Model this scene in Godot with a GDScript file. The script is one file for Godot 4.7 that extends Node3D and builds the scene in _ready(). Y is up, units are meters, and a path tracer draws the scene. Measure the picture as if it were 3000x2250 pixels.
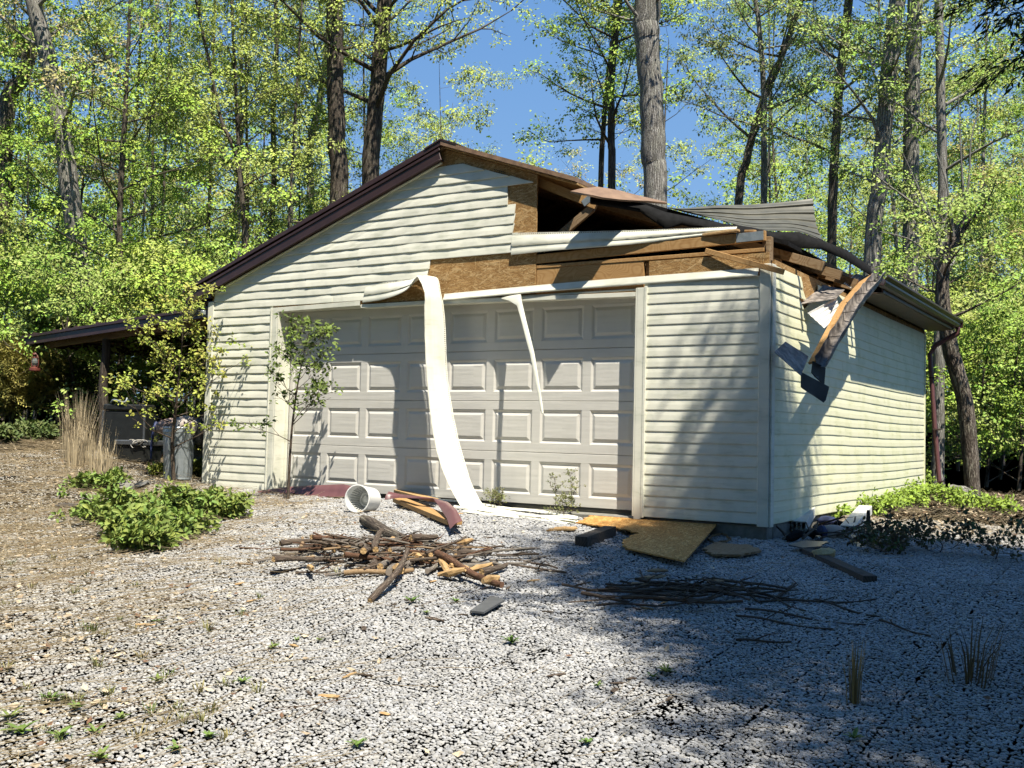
extends Node3D
# A storm-torn garage at the edge of spring woods. y is up, metres; the origin is the foot of the siding at the garage's near corner.

const CAM := Vector3(3.0374, 0.7651, 9.0867)
const YAW := 0.5654
const PITCH := 0.0469
const ROLL := 0.0235
const FPX := 3050.04
const SC := 1.35624                       # readings were taken on a 2212 px wide copy of the 3000 px photograph
const SUN := Vector3(0.375, 0.884, 0.281) # towards the sun
const E := 0.1016                         # exposure of one siding course
const W := 7.32
const L := 6.88
const RIDGE_X := -3.66
const RIDGE_Y := 3.92
const SLOPE := 0.35

var M := {}
var used := {}
var rng := RandomNumberGenerator.new()
var noise := FastNoiseLite.new()
var cr: Vector3
var cu: Vector3
var cf: Vector3

func _ready() -> void:
	rng.seed = 11
	noise.seed = 5
	noise.frequency = 1.0
	var right := Vector3(cos(YAW), 0, -sin(YAW))
	cf = Vector3(-sin(YAW) * cos(PITCH), sin(PITCH), -cos(YAW) * cos(PITCH))
	var up := right.cross(cf)
	cr = right * cos(ROLL) + up * sin(ROLL)
	cu = up * cos(ROLL) - right * sin(ROLL)
	var cam := Camera3D.new()
	cam.name = "camera"
	add_child(cam)
	cam.transform = Transform3D(Basis(cr, cu, -cf), CAM)
	cam.fov = rad_to_deg(2.0 * atan(1125.0 / FPX))
	cam.near = 0.05
	cam.far = 400.0
	cam.current = true
	var env := Environment.new()
	env.background_mode = Environment.BG_SKY
	var sm := ProceduralSkyMaterial.new()
	sm.sky_top_color = Color(0.25, 0.42, 0.635)
	sm.sky_horizon_color = Color(0.49, 0.62, 0.745)
	sm.sky_curve = 0.24
	sm.ground_horizon_color = Color(0.30, 0.32, 0.25)
	sm.ground_bottom_color = Color(0.20, 0.20, 0.16)
	sm.sun_angle_max = 3.0
	sm.sky_energy_multiplier = 1.0
	var sky := Sky.new()
	sky.sky_material = sm
	env.sky = sky
	env.tonemap_mode = Environment.TONE_MAPPER_LINEAR
	env.tonemap_exposure = 1.8
	env.sdfgi_enabled = true
	env.ssao_enabled = true
	env.ssil_enabled = true
	var we := WorldEnvironment.new()
	we.name = "environment"
	we.environment = env
	add_child(we)
	var sun := DirectionalLight3D.new()
	sun.name = "sun"
	add_child(sun)
	sun.look_at_from_position(SUN * 30.0, Vector3.ZERO, Vector3.UP)
	sun.light_energy = 1.6
	sun.light_angular_distance = 0.5
	sun.light_color = Color(1.0, 0.968, 0.905)
	sun.shadow_enabled = true
	make_materials()
	build_ground()
	build_garage()
	build_wreck()
	build_lean_to()
	build_woods()
	build_shade_trees()
	build_debris()
	build_plants()

# ---------------------------------------------------------------- placing
func ray(u: float, v: float) -> Vector3:      # direction of a point of the 2212 px copy, one metre deep
	return cf + cr * ((u * SC - 1500.0) / FPX) - cu * ((v * SC - 1125.0) / FPX)
func deep(u: float, v: float, d: float) -> Vector3:
	return CAM + ray(u, v) * d
func on_z(u: float, v: float, z: float) -> Vector3:
	var r := ray(u, v)
	return CAM + r * ((z - CAM.z) / r.z)
func on_x(u: float, v: float, x: float) -> Vector3:
	var r := ray(u, v)
	return CAM + r * ((x - CAM.x) / r.x)
func gp(u: float, v: float) -> Vector3:       # the point of the ground seen there
	var r := ray(u, v)
	var t := 2.0
	while t < 60.0:
		var q := CAM + r * t
		if q.y < gh(q.x, q.z):
			return Vector3(q.x, gh(q.x, q.z), q.z)
		t += 0.01
	return CAM + r * 60.0
func gh(x: float, z: float) -> float:         # height of the ground
	var a := smoothstep(0.0, 3.2, -x)
	var h := lerpf(-0.14, -0.005, a)
	if z > 0.0:
		h -= 0.078 * z - 0.03 * minf(z, 1.5)
	else:
		h += 0.13 * smoothstep(0.0, 7.0, -z) * (1.0 - a)
	if x < -7.0:
		h += 0.13 * minf(-7.0 - x, 6.0)
	if z < -10.0:
		h += 0.05 * minf(-10.0 - z, 40.0)
	if x > 3.5:
		h += 0.03 * (x - 3.5)
	var near := clampf(1.0 - absf(x + 3.0) / 40.0, 0.0, 1.0)
	h += 0.022 * near * noise.get_noise_2d(x * 0.9, z * 0.9) * smoothstep(0.0, 0.6, absf(z))
	return h

# ---------------------------------------------------------------- naming
func numbered(called: String) -> String:
	var k: int = used.get(called, 0)
	used[called] = k + 1
	return called if k == 0 else "%s_%03d" % [called, k]
func tag(o: Node, label: String, category: String, group := "", kind := "") -> Node:
	if label != "":
		o.set_meta("label", label)
	if category != "":
		o.set_meta("category", category)
	if group != "":
		o.set_meta("group", group)
	if kind != "":
		o.set_meta("kind", kind)
	return o
func thing(called: String, label: String, category: String, at := Vector3.ZERO, group := "") -> Node3D:
	var o := Node3D.new()
	o.name = numbered(called)
	add_child(o)
	o.position = at
	tag(o, label, category, group)
	return o
func put(called: String, mesh: Mesh, m: Material, parent: Node = null, xf := Transform3D.IDENTITY) -> MeshInstance3D:
	var o := MeshInstance3D.new()
	o.mesh = mesh
	o.material_override = m
	o.transform = xf
	if parent == null:
		o.name = numbered(called)
		add_child(o)
	else:
		o.name = called
		parent.add_child(o, true)
	return o

# ---------------------------------------------------------------- meshes
class MB:
	var v := PackedVector3Array()
	var n := PackedVector3Array()
	var t := PackedVector2Array()
	var c := PackedColorArray()
	var col := Color.WHITE
	func vert(p: Vector3, nn: Vector3, uv := Vector2.ZERO) -> void:
		v.append(p)
		n.append(nn)
		t.append(uv)
		c.append(col)
	func tri(a: Vector3, b: Vector3, d: Vector3, out: Vector3, ua := Vector2.ZERO, ub := Vector2.ZERO, ud := Vector2.ZERO) -> void:
		var k := (b - a).cross(d - a)
		if k.length_squared() < 1e-16:
			return
		if k.dot(out) > 0.0:
			k = k.normalized()
			vert(a, k, ua); vert(d, k, ud); vert(b, k, ub)
		else:
			k = -k.normalized()
			vert(a, k, ua); vert(b, k, ub); vert(d, k, ud)
	func quad(a: Vector3, b: Vector3, d: Vector3, e: Vector3, out: Vector3, ua := Vector2(0, 0), ub := Vector2(1, 0), ud := Vector2(1, 1), ue := Vector2(0, 1)) -> void:
		tri(a, b, d, out, ua, ub, ud)
		tri(a, d, e, out, ua, ud, ue)
	func box(xf: Transform3D, s: Vector3, bev := 0.0) -> void:
		var h := s * 0.5
		var b := minf(bev, minf(h.x, minf(h.y, h.z)) * 0.45)
		var big := s.max_axis_index()
		var off := Vector2(fposmod(xf.origin.x * 3.7 + xf.origin.y * 5.1, 1.0), fposmod(xf.origin.z * 4.3 + xf.origin.y * 2.7, 1.0))
		for ax in 3:
			var u := (ax + 1) % 3
			var w := (ax + 2) % 3
			for sg in [-1.0, 1.0]:
				var o := Vector3.ZERO
				o[ax] = sg
				var ps := []
				var uvs := []
				for q in [[-1.0, -1.0], [1.0, -1.0], [1.0, 1.0], [-1.0, 1.0]]:
					var p := Vector3.ZERO
					p[ax] = sg * h[ax]
					p[u] = q[0] * (h[u] - b)
					p[w] = q[1] * (h[w] - b)
					var other := w if u == big else u
					var uu: float = p[big] if ax != big else p[u]
					var vv: float = p[other] + (h[ax] * sg * 2.0) if ax != big else p[w]
					uvs.append(Vector2(uu, vv) + off)
					ps.append(xf * p)
				quad(ps[0], ps[1], ps[2], ps[3], xf.basis * o, uvs[0], uvs[1], uvs[2], uvs[3])
		if b <= 0.0:
			return
		for ax in 3:                            # the twelve chamfers
			var u := (ax + 1) % 3
			var w := (ax + 2) % 3
			for su in [-1.0, 1.0]:
				for sw in [-1.0, 1.0]:
					var o := Vector3.ZERO
					o[u] = su
					o[w] = sw
					var ps := []
					for q in [[-1.0, 0], [1.0, 0], [1.0, 1], [-1.0, 1]]:
						var p := Vector3.ZERO
						p[ax] = q[0] * (h[ax] - b)
						p[u] = su * (h[u] if q[1] == 0 else h[u] - b)
						p[w] = sw * (h[w] - b if q[1] == 0 else h[w])
						ps.append(xf * p)
					quad(ps[0], ps[1], ps[2], ps[3], xf.basis * o, off, off + Vector2(s[ax], 0), off + Vector2(s[ax], b), off + Vector2(0, b))
		for sx in [-1.0, 1.0]:
			for sy in [-1.0, 1.0]:
				for sz in [-1.0, 1.0]:
					var k := Vector3(sx, sy, sz)
					tri(xf * (k * (h - Vector3(0, b, b))), xf * (k * (h - Vector3(b, 0, b))), xf * (k * (h - Vector3(b, b, 0))), xf.basis * k)
	func tube(ps: Array, rs: Array, sides := 8, caps := true, lump := 0.0, nz: FastNoiseLite = null, round_uv := 1.0) -> void:
		var k := ps.size()
		var rings := []
		var nors := []
		var fx := Vector3.ZERO
		var run := 0.0
		var runs := []
		for i in k:
			var d: Vector3 = (ps[mini(i + 1, k - 1)] - ps[maxi(i - 1, 0)]).normalized()
			if i == 0:
				fx = d.cross(Vector3(0.31, 0.17, 0.93)).normalized()
			else:
				fx = (fx - d * fx.dot(d)).normalized()
				run += ps[i].distance_to(ps[i - 1])
			runs.append(run)
			var fy := d.cross(fx)
			var ring := PackedVector3Array()
			var nr := PackedVector3Array()
			for j in sides + 1:
				var a := TAU * (j % sides) / sides
				var o := fx * cos(a) + fy * sin(a)
				var r: float = rs[i]
				if lump > 0.0:
					r *= 1.0 + lump * nz.get_noise_3d(ps[i].x * 0.6 + o.x * 2.2, ps[i].y * 2.2, ps[i].z * 0.6 + o.z * 2.2)
				ring.append(ps[i] + o * r)
				nr.append(o)
			rings.append(ring)
			nors.append(nr)
		for i in k - 1:
			for j in sides:
				var u0 := round_uv * j / sides
				var u1 := round_uv * (j + 1) / sides
				var a: Vector3 = rings[i][j]
				var b: Vector3 = rings[i][j + 1]
				var d: Vector3 = rings[i + 1][j + 1]
				var e: Vector3 = rings[i + 1][j]
				vert(a, nors[i][j], Vector2(u0, runs[i])); vert(d, nors[i + 1][j + 1], Vector2(u1, runs[i + 1])); vert(b, nors[i][j + 1], Vector2(u1, runs[i]))
				vert(a, nors[i][j], Vector2(u0, runs[i])); vert(e, nors[i + 1][j], Vector2(u0, runs[i + 1])); vert(d, nors[i + 1][j + 1], Vector2(u1, runs[i + 1]))
		if caps:
			for s in [0, k - 1]:
				var d: Vector3 = (ps[0] - ps[1]) if s == 0 else (ps[k - 1] - ps[k - 2])
				for j in sides:
					tri(ps[s], rings[s][j], rings[s][j + 1], d)
	func lathe(prof: Array, sides := 24, xf := Transform3D.IDENTITY) -> void:   # prof: Vector2(radius, height)
		for i in prof.size() - 1:
			var p: Vector2 = prof[i]
			var q: Vector2 = prof[i + 1]
			var nn := Vector2(q.y - p.y, p.x - q.x).normalized()
			for j in sides:
				var a := TAU * j / sides
				var b := TAU * (j + 1) / sides
				var da := Vector3(cos(a), 0, sin(a))
				var db := Vector3(cos(b), 0, sin(b))
				var p0 := xf * (da * p.x + Vector3.UP * p.y)
				var p1 := xf * (db * p.x + Vector3.UP * p.y)
				var q0 := xf * (da * q.x + Vector3.UP * q.y)
				var q1 := xf * (db * q.x + Vector3.UP * q.y)
				var na := xf.basis * (da * nn.x + Vector3.UP * nn.y)
				var nb := xf.basis * (db * nn.x + Vector3.UP * nn.y)
				for w in [[p0, na], [p1, nb], [q1, nb], [p0, na], [q1, nb], [q0, na]]:
					vert(w[0], w[1], Vector2(float(j) / sides, p.y))
	func patch(rows: Array, thick := 0.0, uvs := 1.0) -> void:    # a bent sheet: rows of points, given a thickness
		var h := rows.size()
		var w: int = rows[0].size()
		var nor := []
		for i in h:
			var line := PackedVector3Array()
			for j in w:
				var du: Vector3 = rows[i][mini(j + 1, w - 1)] - rows[i][maxi(j - 1, 0)]
				var dv: Vector3 = rows[mini(i + 1, h - 1)][j] - rows[maxi(i - 1, 0)][j]
				line.append(du.cross(dv).normalized())
			nor.append(line)
		for side in ([0] if thick <= 0.0 else [0, 1]):
			var sg := 1.0 if side == 0 else -1.0
			for i in h - 1:
				for j in w - 1:
					var q := [[i, j], [i, j + 1], [i + 1, j + 1], [i + 1, j]]
					if side == 0:
						q.reverse()
					var order := [0, 1, 2, 0, 2, 3]
					for o in order:
						var a: int = q[o][0]
						var b: int = q[o][1]
						vert(rows[a][b] + nor[a][b] * (thick * 0.5 * sg), nor[a][b] * sg, Vector2(b, a) * uvs)
		if thick > 0.0:
			for i in h - 1:
				for j in [0, w - 1]:
					var o: Vector3 = rows[i][j] - rows[i][1 if j == 0 else w - 2]
					quad(rows[i][j] + nor[i][j] * thick * 0.5, rows[i + 1][j] + nor[i + 1][j] * thick * 0.5, rows[i + 1][j] - nor[i + 1][j] * thick * 0.5, rows[i][j] - nor[i][j] * thick * 0.5, o)
			for j in w - 1:
				for i in [0, h - 1]:
					var o: Vector3 = rows[i][j] - rows[1 if i == 0 else h - 2][j]
					quad(rows[i][j] + nor[i][j] * thick * 0.5, rows[i][j + 1] + nor[i][j + 1] * thick * 0.5, rows[i][j + 1] - nor[i][j + 1] * thick * 0.5, rows[i][j] - nor[i][j] * thick * 0.5, o)
	func prism(poly: PackedVector2Array, t0: float, t1: float, xf := Transform3D.IDENTITY, uvs := 1.0) -> void:   # polygon in x,y drawn out along z
		var ids := Geometry2D.triangulate_polygon(poly)
		for s in [t0, t1]:
			var o := xf.basis * Vector3(0, 0, 1.0 if s == maxf(t0, t1) else -1.0)
			for i in range(0, ids.size(), 3):
				var a := poly[ids[i]]
				var b := poly[ids[i + 1]]
				var d := poly[ids[i + 2]]
				tri(xf * Vector3(a.x, a.y, s), xf * Vector3(b.x, b.y, s), xf * Vector3(d.x, d.y, s), o, a * uvs, b * uvs, d * uvs)
		var turn := 1.0 if Geometry2D.is_polygon_clockwise(poly) else -1.0
		for i in poly.size():
			var a := poly[i]
			var b := poly[(i + 1) % poly.size()]
			var e := (b - a).orthogonal() * -turn
			quad(xf * Vector3(a.x, a.y, t0), xf * Vector3(b.x, b.y, t0), xf * Vector3(b.x, b.y, t1), xf * Vector3(a.x, a.y, t1), xf.basis * Vector3(e.x, e.y, 0), a * uvs, b * uvs, b * uvs + Vector2(0, t1 - t0), a * uvs + Vector2(0, t1 - t0))
	func done(colors := false) -> ArrayMesh:
		var m := ArrayMesh.new()
		var arr := []
		arr.resize(Mesh.ARRAY_MAX)
		arr[Mesh.ARRAY_VERTEX] = v
		arr[Mesh.ARRAY_NORMAL] = n
		arr[Mesh.ARRAY_TEX_UV] = t
		if colors:
			arr[Mesh.ARRAY_COLOR] = c
		if v.size() > 0:
			m.add_surface_from_arrays(Mesh.PRIMITIVE_TRIANGLES, arr)
		return m

func beam(a: Vector3, b: Vector3, wide: float, tall: float, bev := 0.002, up := Vector3.UP, at := Vector3.ZERO) -> ArrayMesh:   # a board from a to b
	var mb := MB.new()
	var x := (b - a).normalized()
	var z := x.cross(up).normalized()
	mb.box(Transform3D(Basis(x, z.cross(x), z), (a + b) * 0.5 - at), Vector3(a.distance_to(b), tall, wide), bev)
	return mb.done()
func boxm(s: Vector3, bev := 0.0, at := Vector3.ZERO) -> ArrayMesh:
	var mb := MB.new()
	mb.box(Transform3D(Basis.IDENTITY, at), s, bev)
	return mb.done()
func smooth_path(ps: Array, sub := 4) -> Array:
	var out := []
	for i in ps.size() - 1:
		for k in sub:
			var f := float(k) / sub
			if ps[i] is Vector3:
				out.append((ps[i] as Vector3).cubic_interpolate(ps[i + 1], ps[maxi(i - 1, 0)], ps[mini(i + 2, ps.size() - 1)], f))
			else:
				out.append(lerpf(ps[i], ps[i + 1], f))
	out.append(ps[ps.size() - 1])
	return out
func scatter(called: String, mesh: Mesh, m: Material, buf: PackedFloat32Array, parent: Node = null) -> MultiMeshInstance3D:
	var mm := MultiMesh.new()
	mm.transform_format = MultiMesh.TRANSFORM_3D
	mm.use_colors = true
	mm.mesh = mesh
	mm.instance_count = buf.size() / 16
	mm.buffer = buf
	var o := MultiMeshInstance3D.new()
	o.multimesh = mm
	o.material_override = m
	if parent == null:
		o.name = numbered(called)
		add_child(o)
	else:
		o.name = called
		parent.add_child(o, true)
	return o
func push(buf: PackedFloat32Array, b: Basis, p: Vector3, c: Color) -> void:
	buf.append_array(PackedFloat32Array([b.x.x, b.y.x, b.z.x, p.x, b.x.y, b.y.y, b.z.y, p.y, b.x.z, b.y.z, b.z.z, p.z, c.r, c.g, c.b, 1.0]))
func rr(a: float, b: float) -> float:
	return rng.randf_range(a, b)

# ---------------------------------------------------------------- materials
func lin(r: float, g: float, b: float) -> Color:
	return Color(r, g, b).linear_to_srgb()
func mat(c: Color, rough := 0.7, spec := 0.5) -> StandardMaterial3D:
	var m := StandardMaterial3D.new()
	m.albedo_color = c
	m.roughness = rough
	m.metallic_specular = spec
	m.cull_mode = BaseMaterial3D.CULL_DISABLED
	return m
func tex(img: Image) -> ImageTexture:
	img.generate_mipmaps()
	return ImageTexture.create_from_image(img)
func noise_img(w: int, h: int, freq: float, sd: int, oct := 4, kind := FastNoiseLite.TYPE_SIMPLEX_SMOOTH) -> Image:
	var f := FastNoiseLite.new()
	f.noise_type = kind
	f.seed = sd
	f.frequency = freq
	f.fractal_octaves = oct
	return f.get_seamless_image(w, h)
func paint(w: int, h: int, how: Callable) -> Image:
	var data := PackedByteArray()
	data.resize(w * h * 3)
	var k := 0
	for y in h:
		for x in w:
			var c: Color = how.call(x, y)
			data[k] = clampi(int(c.r * 255.0), 0, 255)
			data[k + 1] = clampi(int(c.g * 255.0), 0, 255)
			data[k + 2] = clampi(int(c.b * 255.0), 0, 255)
			k += 3
	return Image.create_from_data(w, h, false, Image.FORMAT_RGB8, data)
func textured(m: StandardMaterial3D, img: Image, scale: Vector3, tri := 0) -> StandardMaterial3D:   # tri: 0 own uv, 1 object triplanar, 2 world triplanar
	m.albedo_texture = tex(img)
	m.albedo_color = Color.WHITE
	m.uv1_scale = scale
	m.uv1_triplanar = tri > 0
	m.uv1_world_triplanar = tri == 2
	return m
func bump(m: StandardMaterial3D, img: Image, depth: float) -> StandardMaterial3D:
	var im := img.duplicate() as Image
	im.convert(Image.FORMAT_RGBA8)
	im.bump_map_to_normal_map(depth)
	m.normal_enabled = true
	m.normal_texture = tex(im)
	return m
func speckled(base: Color, dark: Color, sd: int, freq := 0.02, contrast := 2.2, tri := 2, scale := 0.7, rough := 0.7) -> StandardMaterial3D:
	var a := noise_img(256, 256, freq, sd, 5)
	var b := noise_img(256, 256, freq * 6.0, sd + 9, 3)
	var img := paint(256, 256, func(x, y):
		var k := clampf((a.get_pixel(x, y).r - 0.5) * contrast + 0.5, 0, 1) * 0.7 + b.get_pixel(x, y).r * 0.3
		return dark.lerp(base, k))
	return textured(mat(Color.WHITE, rough), img, Vector3.ONE * scale, tri)

func make_materials() -> void:
	# vinyl: cream, chalky, faint streaks along the boards and grey-green weathering
	for spec in [["vinyl", lin(0.78, 0.77, 0.655), lin(0.66, 0.665, 0.56), lin(0.50, 0.515, 0.40), 3], ["vinyl_side", lin(0.77, 0.76, 0.54), lin(0.68, 0.68, 0.44), lin(0.52, 0.53, 0.30), 8]]:
		var a := noise_img(512, 512, 0.006, spec[4], 4)
		var b := noise_img(512, 512, 0.05, spec[4] + 1, 3)
		var base: Color = spec[1]
		var mid: Color = spec[2]
		var low: Color = spec[3]
		var img := paint(512, 512, func(x, y):
			var streak := b.get_pixel((x / 6) % 512, y).r
			var k := clampf((a.get_pixel(x, y).r - 0.45) * 3.0, 0, 1)
			var c := base.lerp(mid, k * 0.75)
			c = c.lerp(low, clampf((streak - 0.55) * 3.2, 0, 1) * 0.5 * (0.3 + k))
			return c)
		var m := textured(mat(Color.WHITE, 0.55, 0.4), img, Vector3(0.8, 0.8, 0.8), 2)
		M[spec[0]] = m
	# the painted steel door, embossed like wood
	var g := noise_img(512, 512, 0.03, 21, 3)
	var gs := paint(512, 256, func(x, y):
		var k := g.get_pixel((x / 12) % 512, (y * 2) % 512).r
		return Color(k, k, k))
	var stain := noise_img(512, 256, 0.008, 22, 4)
	var door := paint(512, 256, func(x, y):
		var k := g.get_pixel((x / 12) % 512, (y * 2) % 512).r
		return lin(0.64, 0.625, 0.58).lerp(lin(0.57, 0.56, 0.515), k * 0.45 + clampf((stain.get_pixel(x, y).r - 0.5) * 2.0, 0, 1) * 0.4))
	M.door = bump(textured(mat(Color.WHITE, 0.5, 0.4), door, Vector3(0.9, 0.9, 0.9), 2), gs, 0.35)
	# strand board: thousands of wood flakes, light over dark
	M.osb = strand_board(31, lin(0.46, 0.28, 0.115), lin(0.30, 0.165, 0.06), lin(0.60, 0.42, 0.21))
	M.osb_wet = strand_board(32, lin(0.58, 0.31, 0.095), lin(0.38, 0.18, 0.05), lin(0.68, 0.43, 0.17))
	M.pine = lumber(41, lin(0.50, 0.32, 0.145), lin(0.34, 0.185, 0.07))
	M.pine_old = lumber(42, lin(0.36, 0.27, 0.17), lin(0.18, 0.11, 0.055))
	M.wood_dark = lumber(43, lin(0.11, 0.098, 0.085), lin(0.045, 0.04, 0.036))
	M.wood_grey = lumber(44, lin(0.25, 0.215, 0.175), lin(0.11, 0.095, 0.078))
	M.split = lumber(45, lin(0.52, 0.37, 0.19), lin(0.34, 0.20, 0.085))
	M.brown = speckled(lin(0.058, 0.030, 0.028), lin(0.040, 0.021, 0.020), 51, 0.015, 2.0, 2, 0.8, 0.42)
	M.maroon = speckled(lin(0.17, 0.075, 0.078), lin(0.12, 0.052, 0.055), 52, 0.02, 2.0, 2, 0.9, 0.4)
	M.roof_tan = speckled(lin(0.30, 0.19, 0.115), lin(0.17, 0.105, 0.065), 53, 0.03, 2.0, 2, 1.1, 0.6)
	M.sheet = speckled(lin(0.13, 0.125, 0.098), lin(0.07, 0.07, 0.055), 54, 0.02, 2.2, 1, 0.9, 0.45)
	M.felt = speckled(lin(0.022, 0.022, 0.023), lin(0.012, 0.012, 0.012), 55, 0.05, 2.0, 2, 1.2, 0.9)
	M.felt.metallic_specular = 0.12
	M.dim = mat(lin(0.03, 0.027, 0.023), 0.9)
	M.galv = speckled(lin(0.42, 0.46, 0.48), lin(0.30, 0.34, 0.36), 56, 0.03, 2.5, 1, 1.5, 0.42)
	M.galv.metallic = 0.55
	M.concrete = speckled(lin(0.25, 0.245, 0.22), lin(0.17, 0.165, 0.14), 57, 0.03, 2.0, 2, 1.2, 0.9)
	M.black = speckled(lin(0.018, 0.020, 0.019), lin(0.010, 0.011, 0.010), 58, 0.03, 2.0, 1, 1.0, 0.5)
	M.soot_and_shade = speckled(lin(0.36, 0.32, 0.28), lin(0.05, 0.043, 0.04), 59, 0.012, 3.0, 1, 2.2, 0.6)
	M.soffit = speckled(lin(0.15, 0.105, 0.075), lin(0.10, 0.07, 0.05), 60, 0.02, 2.0, 2, 0.9, 0.5)
	M.slate = speckled(lin(0.085, 0.092, 0.10), lin(0.06, 0.066, 0.072), 61, 0.03, 2.0, 1, 1.4, 0.35)
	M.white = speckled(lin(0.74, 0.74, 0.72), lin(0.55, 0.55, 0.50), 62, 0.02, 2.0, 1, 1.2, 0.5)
	M.plastic = mat(lin(0.72, 0.73, 0.71), 0.35)
	M.plastic.backlight = Color(0.5, 0.5, 0.48)
	M.blue = speckled(lin(0.035, 0.055, 0.16), lin(0.018, 0.026, 0.08), 63, 0.04, 2.0, 1, 2.0, 0.6)
	M.red = speckled(lin(0.20, 0.045, 0.03), lin(0.09, 0.03, 0.02), 64, 0.04, 2.4, 1, 6.0, 0.5)
	M.rag = speckled(lin(0.52, 0.50, 0.47), lin(0.33, 0.25, 0.22), 65, 0.02, 3.0, 1, 1.6, 0.9)
	M.pinkish = speckled(lin(0.34, 0.25, 0.22), lin(0.22, 0.16, 0.14), 66, 0.02, 2.0, 1, 1.6, 0.8)
	M.rope = mat(lin(0.42, 0.40, 0.36), 0.9)
	M.foam = speckled(lin(0.55, 0.43, 0.23), lin(0.38, 0.27, 0.13), 67, 0.05, 2.0, 1, 3.0, 0.9)
	M.glass = mat(Color(0.75, 0.78, 0.78, 0.25), 0.05, 0.5)
	M.glass.transparency = BaseMaterial3D.TRANSPARENCY_ALPHA
	M.chrome = mat(lin(0.5, 0.5, 0.5), 0.25)
	M.chrome.metallic = 0.9
	# bark of three kinds
	M.bark = bark(71, lin(0.33, 0.29, 0.24), lin(0.075, 0.06, 0.05), 1.0)
	M.bark_pale = bark(72, lin(0.47, 0.455, 0.42), lin(0.13, 0.12, 0.107), 1.0)
	M.bark_dark = bark(73, lin(0.24, 0.20, 0.16), lin(0.055, 0.045, 0.037), 1.0)
	M.bark_stick = bark(74, lin(0.22, 0.175, 0.135), lin(0.065, 0.048, 0.038), 3.0)
	M.bark_grey = bark(76, lin(0.33, 0.30, 0.26), lin(0.12, 0.10, 0.085), 3.0)
	M.bark_red = bark(77, lin(0.24, 0.13, 0.08), lin(0.08, 0.045, 0.03), 3.0)
	M.post = bark(75, lin(0.13, 0.105, 0.085), lin(0.05, 0.04, 0.033), 0.5)
	# foliage carries its colour on the copies
	M.leaf = mat(Color.WHITE, 0.55, 0.35)
	M.leaf.vertex_color_use_as_albedo = true
	M.leaf.backlight = Color(0.95, 1.0, 0.6)
	M.needle = mat(Color.WHITE, 0.65, 0.3)
	M.needle.vertex_color_use_as_albedo = true
	M.needle.backlight = Color(0.3, 0.32, 0.18)
	M.stone = mat(Color.WHITE, 0.85, 0.35)
	M.stone.vertex_color_use_as_albedo = true
	# ground under everything: vertex colours times fine grain
	var s1 := noise_img(512, 512, 0.04, 81, 4)
	var s2 := noise_img(512, 512, 0.15, 82, 2, FastNoiseLite.TYPE_CELLULAR)
	var soil := paint(512, 512, func(x, y):
		var k := 0.45 + 0.55 * s1.get_pixel(x, y).r - 0.25 * s2.get_pixel(x, y).r
		return Color(k, k, k))
	M.ground = bump(textured(mat(Color.WHITE, 0.95, 0.2), soil, Vector3.ONE * 0.9, 2), soil, 1.5)
	M.ground.vertex_color_use_as_albedo = true

func strand_board(sd: int, base: Color, dark: Color, light: Color) -> StandardMaterial3D:
	var n := 640
	var data := PackedByteArray()
	data.resize(n * n * 3)
	var g := RandomNumberGenerator.new()
	g.seed = sd
	for i in n * n:
		data[i * 3] = int(dark.r * 255)
		data[i * 3 + 1] = int(dark.g * 255)
		data[i * 3 + 2] = int(dark.b * 255)
	for k in 3600:
		var a := g.randf_range(-0.6, 0.6) if g.randf() < 0.75 else g.randf_range(-1.6, 1.6)
		var ln := g.randf_range(14, 44)
		var wd := g.randf_range(2.0, 6.0)
		var f := g.randf()
		var c := dark.lerp(base, minf(f * 1.6, 1.0)) if f < 0.6 else base.lerp(light, (f - 0.6) * 2.5)
		var cx := g.randi_range(0, n - 1)
		var cy := g.randi_range(0, n - 1)
		var ca := cos(a)
		var sa := sin(a)
		var taper := g.randf_range(0.2, 0.9)
		for i in range(-int(ln), int(ln)):
			var ww := wd * (1.0 - taper * absf(i) / ln)
			var tone := 1.0 + 0.10 * sin(i * 0.7 + k)
			for j in range(-int(ww), int(ww) + 1):
				var x := posmod(int(cx + i * ca - j * sa), n)
				var y := posmod(int(cy + i * sa + j * ca), n)
				var q := (y * n + x) * 3
				var edge := 0.72 if j == int(ww) else tone
				data[q] = clampi(int(c.r * 255 * edge), 0, 255)
				data[q + 1] = clampi(int(c.g * 255 * edge), 0, 255)
				data[q + 2] = clampi(int(c.b * 255 * edge), 0, 255)
	var img := Image.create_from_data(n, n, false, Image.FORMAT_RGB8, data)
	var m := textured(mat(Color.WHITE, 0.8, 0.3), img, Vector3.ONE * 0.85, 1)
	return bump(m, img, 1.5)
func lumber(sd: int, light: Color, dark: Color) -> StandardMaterial3D:
	var a := noise_img(512, 256, 0.006, sd, 2)
	var b := noise_img(512, 256, 0.06, sd + 5, 3)
	var img := paint(512, 256, func(x, y):
		var warp: float = a.get_pixel(x, y).r * 26.0 + y * 0.16
		var ring := absf(sin(warp))
		var fine := b.get_pixel((x / 10) % 512, y).r
		var knot := 0.0
		var dx: float = fposmod(x - 130.0 - sd * 17.0, 512.0) - 256.0
		var dy: float = y - 90.0
		var dd: float = sqrt(dx * dx * 0.35 + dy * dy)
		if dd < 9.0:
			knot = 0.8
		var k := clampf(ring * 0.55 + fine * 0.45 - 0.1 - knot, 0, 1)
		return dark.lerp(light, k))
	return bump(textured(mat(Color.WHITE, 0.8, 0.3), img, Vector3(0.75, 1.9, 1)), img, 1.0)
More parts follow.
